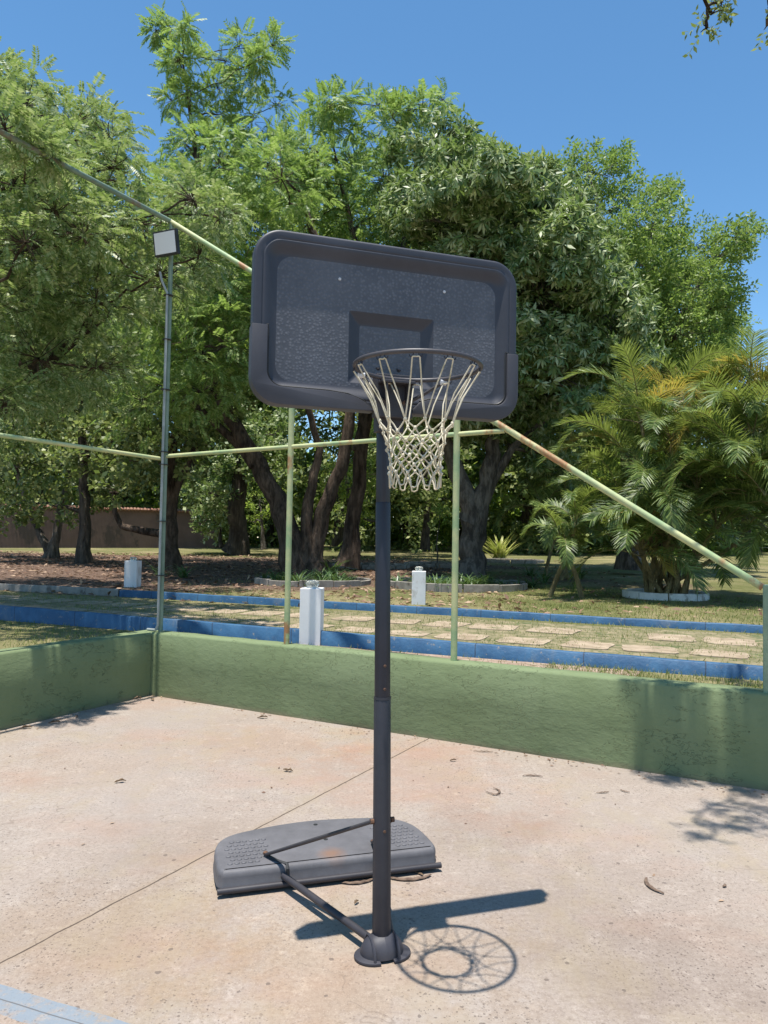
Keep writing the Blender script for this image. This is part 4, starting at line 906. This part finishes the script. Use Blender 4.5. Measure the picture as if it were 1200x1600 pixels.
palm('smaller dark palm between the forked trunk and the big palm clump', b, pc([(850, 800), (880, 770, .3), (900, 840, -.2)], b, dp), 7, 23, .95)
b = GT(222+660, 935, 14)
palm('young slender palm just left of the white kerb ring', b, pc([(880, 850), (900, 820, .2)], b, b.y), 6, 24, .65, name='young_palm')
# white kerb ring round the palms and dark edging round trees
def ring(name, label, c, r, h, wd, mat, n, gap=.02, sq=1., a0=0, cat='edging', jit=0.):
    t = thing(name, label, cat, c); R = random.Random(n)
    for k in range(n):
        A, B = a0+2*math.pi*k/n+gap/2, a0+2*math.pi*(k+1)/n-gap/2; j = R.uniform(-jit, jit); hh_ = h*(1+R.uniform(-.12, .1))
        P = [c+Vector((math.cos(a)*rr, math.sin(a)*rr*sq, 0)) for rr in (r+j, r+j+wd) for a in (A, (A+B)/2, B)]
        base = [P[0], P[1], P[2], P[5], P[4], P[3]]; m = MB()
        m.add([p-UZ*.05 for p in base]+[p+UZ*hh_ for p in base], [(5, 4, 3, 2, 1, 0), (6, 7, 8, 9, 10, 11)]+[(i, (i+1) % 6, 6+(i+1) % 6, 6+i) for i in range(6)])
        m.build('edging_segment', mat, t, bevel=.008)
    return t
ring('kerb_ring', 'ring of white painted kerb segments round the foot of the palm clump', pb, .72, .13, .07, M['kerb_white'], 9, .03, 1., .25)
c = GT(722, 925, 20); c.y += 1.35; ring('garden_edging', 'low grey edging round the planted bed at the foot of the forked grey trunk', c, 1.45, .15, .09, M['kerb_grey'], 12, .02, 1.)
c2 = GT(480, 918, 20); c2.y += 1.2; ring('garden_edging', 'low dark edging round the bed at the foot of the leaning split trunk', c2, 1.2, .13, .09, M['kerb_grey'], 11, .02, .9)
for px, py, r, lab in ((580, 886, 1.1, 'brick edging ring on the lawn left of the hoop pole'), (690, 884, 1.15, 'brick edging ring around a thin sapling right of the hoop pole'), (800, 878, 1.1, 'brick edging ring around the yellow green spiky plant')):
    cc = GT(px, py, 34); ring('garden_edging', lab, cc, r, .10, .1, M['rooftile'] if 0 else M['kerb_grey'], 14, .03)
cc = GT(683, 882, 34); P_, Q_ = limb(cc, cc+Vector((.05, 0, 1.7)), .03, .012, 5, .03, 3)
sp_ = thing('sapling', 'thin bare stemmed sapling in the edging ring right of the hoop pole', 'sapling', cc); MB().tube(P_, Q_, 6).build('stem', M['bark_grey'], sp_)
V, Fq = scatter(KINDS['sprig'][0], np.array([P_[-1]]*14)+RNG.normal(size=(14, 3))*.12, RNG.normal(size=(14, 3))+[0, 0, .5], np.array([[0, 0, 1.]]*14), np.full(14, .3)); nobj('leaves', V, Fq, M['leaf_far'], sp_)
# strap-leaved plants
def strap(label, c, n, L, mat, seed, w_=.02, cat='plant', name='strap_leaved_plant', group=None, stiff=.6):
    rng = np.random.default_rng(seed); V = []
    for i in range(n):
        a = rng.uniform(0, 6.28); h = np.array([math.cos(a), math.sin(a), 0]); sd_ = np.array([-h[1], h[0], 0])*w_; p = np.array(c)+rng.normal(size=3)*[.03, .03, 0]*L/.4; e = rng.uniform(.7, 1.45); l = L*rng.uniform(.7, 1.1); pts = [p]
        for k in range(4): e -= (1-stiff)*.75; p = p+(h*math.cos(e)+np.array([0, 0, math.sin(e)]))*l/4; pts.append(p)
        ws = [1, 1, .85, .55, .05]
        for k in range(4): V += [pts[k]-sd_*ws[k], pts[k]+sd_*ws[k], pts[k+1]+sd_*ws[k+1], pts[k+1]-sd_*ws[k+1]]
    return tag(nobj(name, np.array(V), np.arange(len(V)).reshape(-1, 4), mat, origin=Vector(c)), label, cat, group)
R = random.Random(9); g_ = 'strap leaved plants in the tree beds'
def bed(cen, n, r0, r1, sq, sd):
    VV = []
    for k in range(n):
        a = R.uniform(0, 6.28); rr = R.uniform(r0, r1); o = strap('x', cen+Vector((math.cos(a)*rr, math.sin(a)*rr*sq, 0)), 26, R.uniform(.45, .65), M['leaf_strap'], sd+k, .014)
        m = o.data; a_ = np.empty(len(m.vertices)*3, dtype=np.float32); m.vertices.foreach_get('co', a_); VV.append(a_.reshape(-1, 3)+np.array(o.location)); bpy.data.objects.remove(o); bpy.data.meshes.remove(m)
    V = np.concatenate(VV); tag(nobj('bed_planting', V, np.arange(len(V)).reshape(-1, 4), M['leaf_strap']), kind='stuff')
bed(c, 34, .5, 1.35, 1., 300); bed(c2, 22, .4, 1.1, .9, 400)
for k, (px, py, lab) in enumerate(((830, 900, 'grey green tuft left of the dark palm, farther one'), (850, 912, 'grey green tuft touching the foot of the dark palm'), (905, 905, 'grey green tuft between the dark palm and the white kerb ring'), (830, 918, 'grey green tuft left of the dark palm, nearest the kerb'), (250, 900, 'small tuft just right of the tall corner post by the peeling trunk'), (287, 903, 'small tuft right of the foot of the peeling brown trunk'))):
    strap(lab, GT(px, py, 24), 34, .6, M['leaf_strap'], 260+k, .016)
strap('yellow green spiky plant on the lawn right of the forked trunk', GT(781, 874, 34), 60, 1.25, M['leaf_spiky'], 280, .045, name='spiky_plant', stiff=.82)
strap('bright green clump of upright blades behind the hoop pole at left', GT(515, 900, 24), 40, .9, M['leaf_strap'], 281, .02)
rng = np.random.default_rng(90); n = 15000; P = np.stack([rng.uniform(-62, 70, n), rng.uniform(47, 53, n), rng.uniform(0, 1, n)**1.3*8.5], 1)
P = P[P[:, 2] < 6.5+1.6*np.sin(P[:, 0]*.5)+1.2*np.sin(P[:, 0]*1.37+1)]; P[:, 2] += 1.2
dr = rng.normal(size=P.shape)+[0, -.4, .3]; V, Fq = scatter(KINDS['round'][0], P, dr, np.array([0, 0, 1.])+rng.normal(size=P.shape)*.4, rng.uniform(.8, 1.5, len(P)))
tag(nobj('far_woods', V, Fq, M['leaf_far']), kind='stuff')
# ------------------------------------------------------------------ boundary wall, far fence
wa, wb = GT(-260, 872, 40), GT(345, 846, 46); wa = Vector((wa.x, 33., 0)); 
wa = D(-300, 850, 30); wb = D(345, 848, 38)
bw = thing('boundary_wall', 'brown boundary wall with a clay tile coping far behind the left trees', 'wall', Vector(((wa.x+wb.x)/2, (wa.y+wb.y)/2, .9)))
wd_ = Vector((wb.x-wa.x, wb.y-wa.y, 0)); wl = wd_.length; wd_.normalize(); wn = Vector((-wd_.y, wd_.x, 0)); za = tz(0, 30); mid_ = Vector(((wa.x+wb.x)/2, (wa.y+wb.y)/2, za))
zt = D(200, 797, 35).z
MB().box(Vector((mid_.x, mid_.y, (za+zt)/2-.3)), (wd_, wn, UZ), (wl/2, .1, (zt-za)/2+.3)).build('wall_body', M['brown_wall'], bw)
tl = MB(); k = -wl/2
while k < wl/2:
    for sg in (-1, 1): tl.tube([mid_+wd_*k+UZ*(zt-za+.13), mid_+wd_*k+wn*(.26*sg)+UZ*(zt-za+.03)], .075, 6, flat=.6)
    k += .16
tl.build('tile_coping', M['rooftile'], bw)
fe = thing('wire_fence', 'far wire fence of thin dark posts beyond the lawn', 'fence', D(700, 840, 44)); m = MB(); 
f0, f1 = D(360, 840, 44), D(1300, 840, 44); n = 34
for k in range(n+1):
    P = f0.lerp(f1, k/n); P.z = tz(0, 44)
    MB().tube([P-UZ*.1, P+UZ*1.7], .035, 6).build('fence_post', M['bark_dark'], fe)
for z in (.35, .8, 1.25, 1.65):
    A, B = f0.copy(), f1.copy(); A.z = B.z = tz(0, 44)+z; m.tube([A, B], .012, 4)
m.build('fence_wires', M['pipe_dull'], fe)
# ------------------------------------------------------------------ grass and leaf litter
def blades(name, pts, h, w_, mat, seed):
    rng = np.random.default_rng(seed); n = len(pts); a = rng.uniform(0, 6.28, n); hh_ = h*rng.uniform(.4, 1.3, n); s = np.stack([np.cos(a), np.sin(a), 0*a], 1)*w_*rng.uniform(.6, 1.3, n)[:, None]
    lean = rng.normal(size=(n, 3))*[1, 1, 0]*(hh_*.45)[:, None]; tip = pts+lean+np.stack([0*a, 0*a, hh_], 1)
    V = np.stack([pts-s, pts+s, tip], 1).reshape(-1, 3); return tag(nobj(name, V, np.arange(n*3).reshape(n, 3), mat), kind='stuff')
def field(n, s0, s1, t0, t1, seed, keep=None):
    rng = np.random.default_rng(seed); S = rng.uniform(s0, s1, n); T = rng.uniform(t0, t1, n)
    P = np.array(C0)[None]+S[:, None]*np.array(wv)+T[:, None]*np.array(ov)
    patch = np.sin(P[:, 0]*2.1+seed)*np.sin(P[:, 1]*2.7+1)+.6*np.sin(P[:, 0]*5.3+2)*np.sin(P[:, 1]*4.1)
    P = P[patch > rng.uniform(-1.3, .9, n)]
    P[:, 2] = [tz(0, y) for y in P[:, 1]]; return P
# strip behind the walls
a_ = field(26000, -.2, 9, TH+.01, 1.5, 1); l_ = field(16000, -5, -TH-.01, -3, 2.5, 2)
allg = np.concatenate([a_, l_]); ku = np.array(kA); kdv = np.array(kd); pnv = np.array(pn); dist = (allg-ku)@pnv
allg = allg[dist < -.01]
near_wall = np.array([1. if 1 else 0 for _ in allg]); s_al = (allg-np.array(C0))@np.array(wv)
rng = np.random.default_rng(5); dens_ = np.where((s_al > 3.9) | (s_al < .6), 1., .25); allg = allg[rng.uniform(0, 1, len(allg)) < dens_*np.where((s_al > .9) & (s_al < 3.9), .6, 1)]
blades('lawn_grass', allg, .045, .0035, M['grass'], 3)
g2 = field(60000, -7, 10, .2, 6.5, 6); d1 = (g2-ku)@pnv; d2_ = (g2-np.array(fA))@np.array(fnn); g2 = g2[(d1 > .09) & (d2_ < 0)]; 
# keep most blades off the slabs by thinning where slabs lie
blades('path_grass', g2, .036, .004, M['grass'], 7)
g3 = field(90000, -6, 14, 3, 11, 8); d2_ = (g3-np.array(fA))@np.array(fnn); g3 = g3[(d2_ > .1)]; keep = (g3[:, 0] > 1.5) | (np.random.default_rng(3).uniform(0, 1, len(g3)) < .15); blades('garden_grass', g3[keep], .045, .005, M['grass'], 9)
lt = []
rng = np.random.default_rng(12); n = 14000; P = np.stack([rng.uniform(-17, 7, n), rng.uniform(10.5, 30, n), np.zeros(n)], 1); d2_ = (P-np.array(fA))@np.array(fnn); P = P[(d2_ > .12) & ((P[:, 0] < 2.5) | (rng.uniform(0, 1, n) < .3))]; P[:, 2] = [tz(0, y)+.012 for y in P[:, 1]]
LT = [(np.array([[0, 0, 0], [.5, .22, .06], [1, 0, .02], [.5, -.22, .1]]), np.array([[0, 1, 2, 3]]))]
nn_ = len(P); V, Fq = scatter(LT, P, rng.normal(size=(nn_, 3))*[1, 1, .15], np.array([0, 0, 1.])+rng.normal(size=(nn_, 3))*.35, rng.uniform(.06, .16, nn_)); tag(nobj('leaf_litter', V, Fq, M['litter']), kind='stuff')
rng = np.random.default_rng(21); PP_ = []
for k in range(420):
    if rng.uniform() < .6: st_ = (rng.uniform(0, 8), -abs(rng.normal(0, .10))-.02)
    elif rng.uniform() < .6: st_ = (abs(rng.normal(0, .10))+.02, -rng.uniform(0, 3))
    else: st_ = (rng.uniform(0, 7), -rng.uniform(0, 5.5))
    p_ = WP(*st_, .004); PP_.append(tuple(p_))
PP_ = np.array(PP_); n_ = len(PP_); V, Fq = scatter(LT, PP_, rng.normal(size=(n_, 3))*[1, 1, .15], np.array([0, 0, 1.])+rng.normal(size=(n_, 3))*.3, rng.uniform(.010, .034, n_)); tag(nobj('leaf_crumbs', V, Fq, M['litter']), kind='stuff')
# ------------------------------------------------------------------ pods and dry leaves on the court
def pod(px, py, L, ang, curl, label, kind='seed_pod', w_=.006, mat='pod'):
    c = G(px, py, .006); pts = []; n = 9; a = ang; p = Vector((0, 0, 0)); tot = []
    for k in range(n+1):
        tot.append(p.copy()); p = p+Vector((math.cos(a), math.sin(a), 0))*(L/n); a += curl/n
    cen = sum(tot, Vector())/len(tot); P = [c+(q_-cen)+UZ*(.004*math.sin(k*1.3)**2) for k, q_ in enumerate(tot)]
    o = MB().tube(P, [w_*(.3+.9*math.sin(math.pi*(.08+.84*k/n))) for k in range(n+1)], 7, flat=.45).build(kind, M[mat], None, c, smooth=True); tag(o, label, 'seed pod' if kind == 'seed_pod' else 'dry leaf', 'pods and dry leaves fallen on the court')
pod(1018, 1384, .17, 2.4, -1.5, 'long curved dark seed pod alone on the court far right of the hoop', w_=.009)
pod(832, 1212, .14, .3, -.9, 'small bent seed pod nearest the long wall, right of the hoop')
pod(776, 1237, .17, .3, 2.4, 'hooked seed pod curled like a claw on the court right of the pole'); 
pod(770, 1240, .11, -1.0, .8, 'short twig crossing under the hooked seed pod', w_=.004)
pod(942, 1238, .09, .1, .3, 'tiny straight pod right of the hooked pod', w_=.005)
pod(976, 1236, .07, -1.2, .9, 'tiny hooked pod nearest the leaf shadows on the court', w_=.005)
pod(755, 1174, .15, -.1, .1, 'pale thin twig lying along the foot of the long wall', w_=.005, mat='dryleaf')
pod(642, 1372, .22, -.4, 1.3, 'curved dark pod in front of the right end of the tank', w_=.010)
pod(640, 1362, .16, .4, -1.6, 'yellowish curved pod tucked against the tank right end', w_=.008, mat='dryleaf')
pod(560, 1378, .16, -.2, 1.1, 'brown curved pod under the middle of the tank front', w_=.009)
pod(1132, 1384-0, .03, .5, .6, 'dark crumb of bark at the right edge of the court', w_=.006)
def dleaf(px, py, L, ang, label):
    L *= .72; c = G(px, py, .004); d = Vector((math.cos(ang), math.sin(ang), 0)); s = Vector((-d.y, d.x, 0)); m = MB(); n = 6; V = []
    for k in range(n+1):
        t = k/n; wdt = L*.22*math.sin(math.pi*t)**.8+.001; z = .006+L*.10*math.sin(t*(2.2+ang))**2; wdt *= .75+.35*math.sin(k*2.3+px)
        V += [c+d*(L*(t-.5))+s*wdt+UZ*(z+wdt*.5), c+d*(L*(t-.5))+UZ*(z-.004), c+d*(L*(t-.5))-s*wdt+UZ*(z+wdt*.6)]
    m.add(V, [(3*k+a, 3*k+3+a, 3*k+4+a, 3*k+1+a) for k in range(n) for a in (0, 1)]); o = m.build('dry_leaf', M['dryleaf'], None, c, smooth=True); tag(o, label, 'dry leaf', 'pods and dry leaves fallen on the court')
dleaf(188, 1222, .10, .4, 'curled dry leaf alone on the open court at left')
dleaf(410, 1122, .13, .2, 'flat brown leaf near the foot of the long wall, left of the pole')
dleaf(450, 1205, .10, 2.9, 'crumpled dry leaf on the court midway between wall and tank')
dleaf(40, 1138, .13, .5, 'brown leaf at the foot of the left wall near the photo edge')
dleaf(85, 1130, .14, .1, 'light curled leaf at the foot of the left wall, second from the edge')
dleaf(215, 1092, .13, .6, 'dry leaf lying in front of the wall corner')
dleaf(238, 1094, .11, 2.2, 'dry leaf tucked tightly into the wall corner')
dleaf(120, 1120, .08, 1.6, 'yellow leaf crumb by the middle of the left wall foot')
dleaf(708, 1189, .07, .2, 'small brown leaf beside the pole, near the long wall')
dleaf(557, 1411, .05, 1.1, 'tiny yellowish leaf in front of the tank')
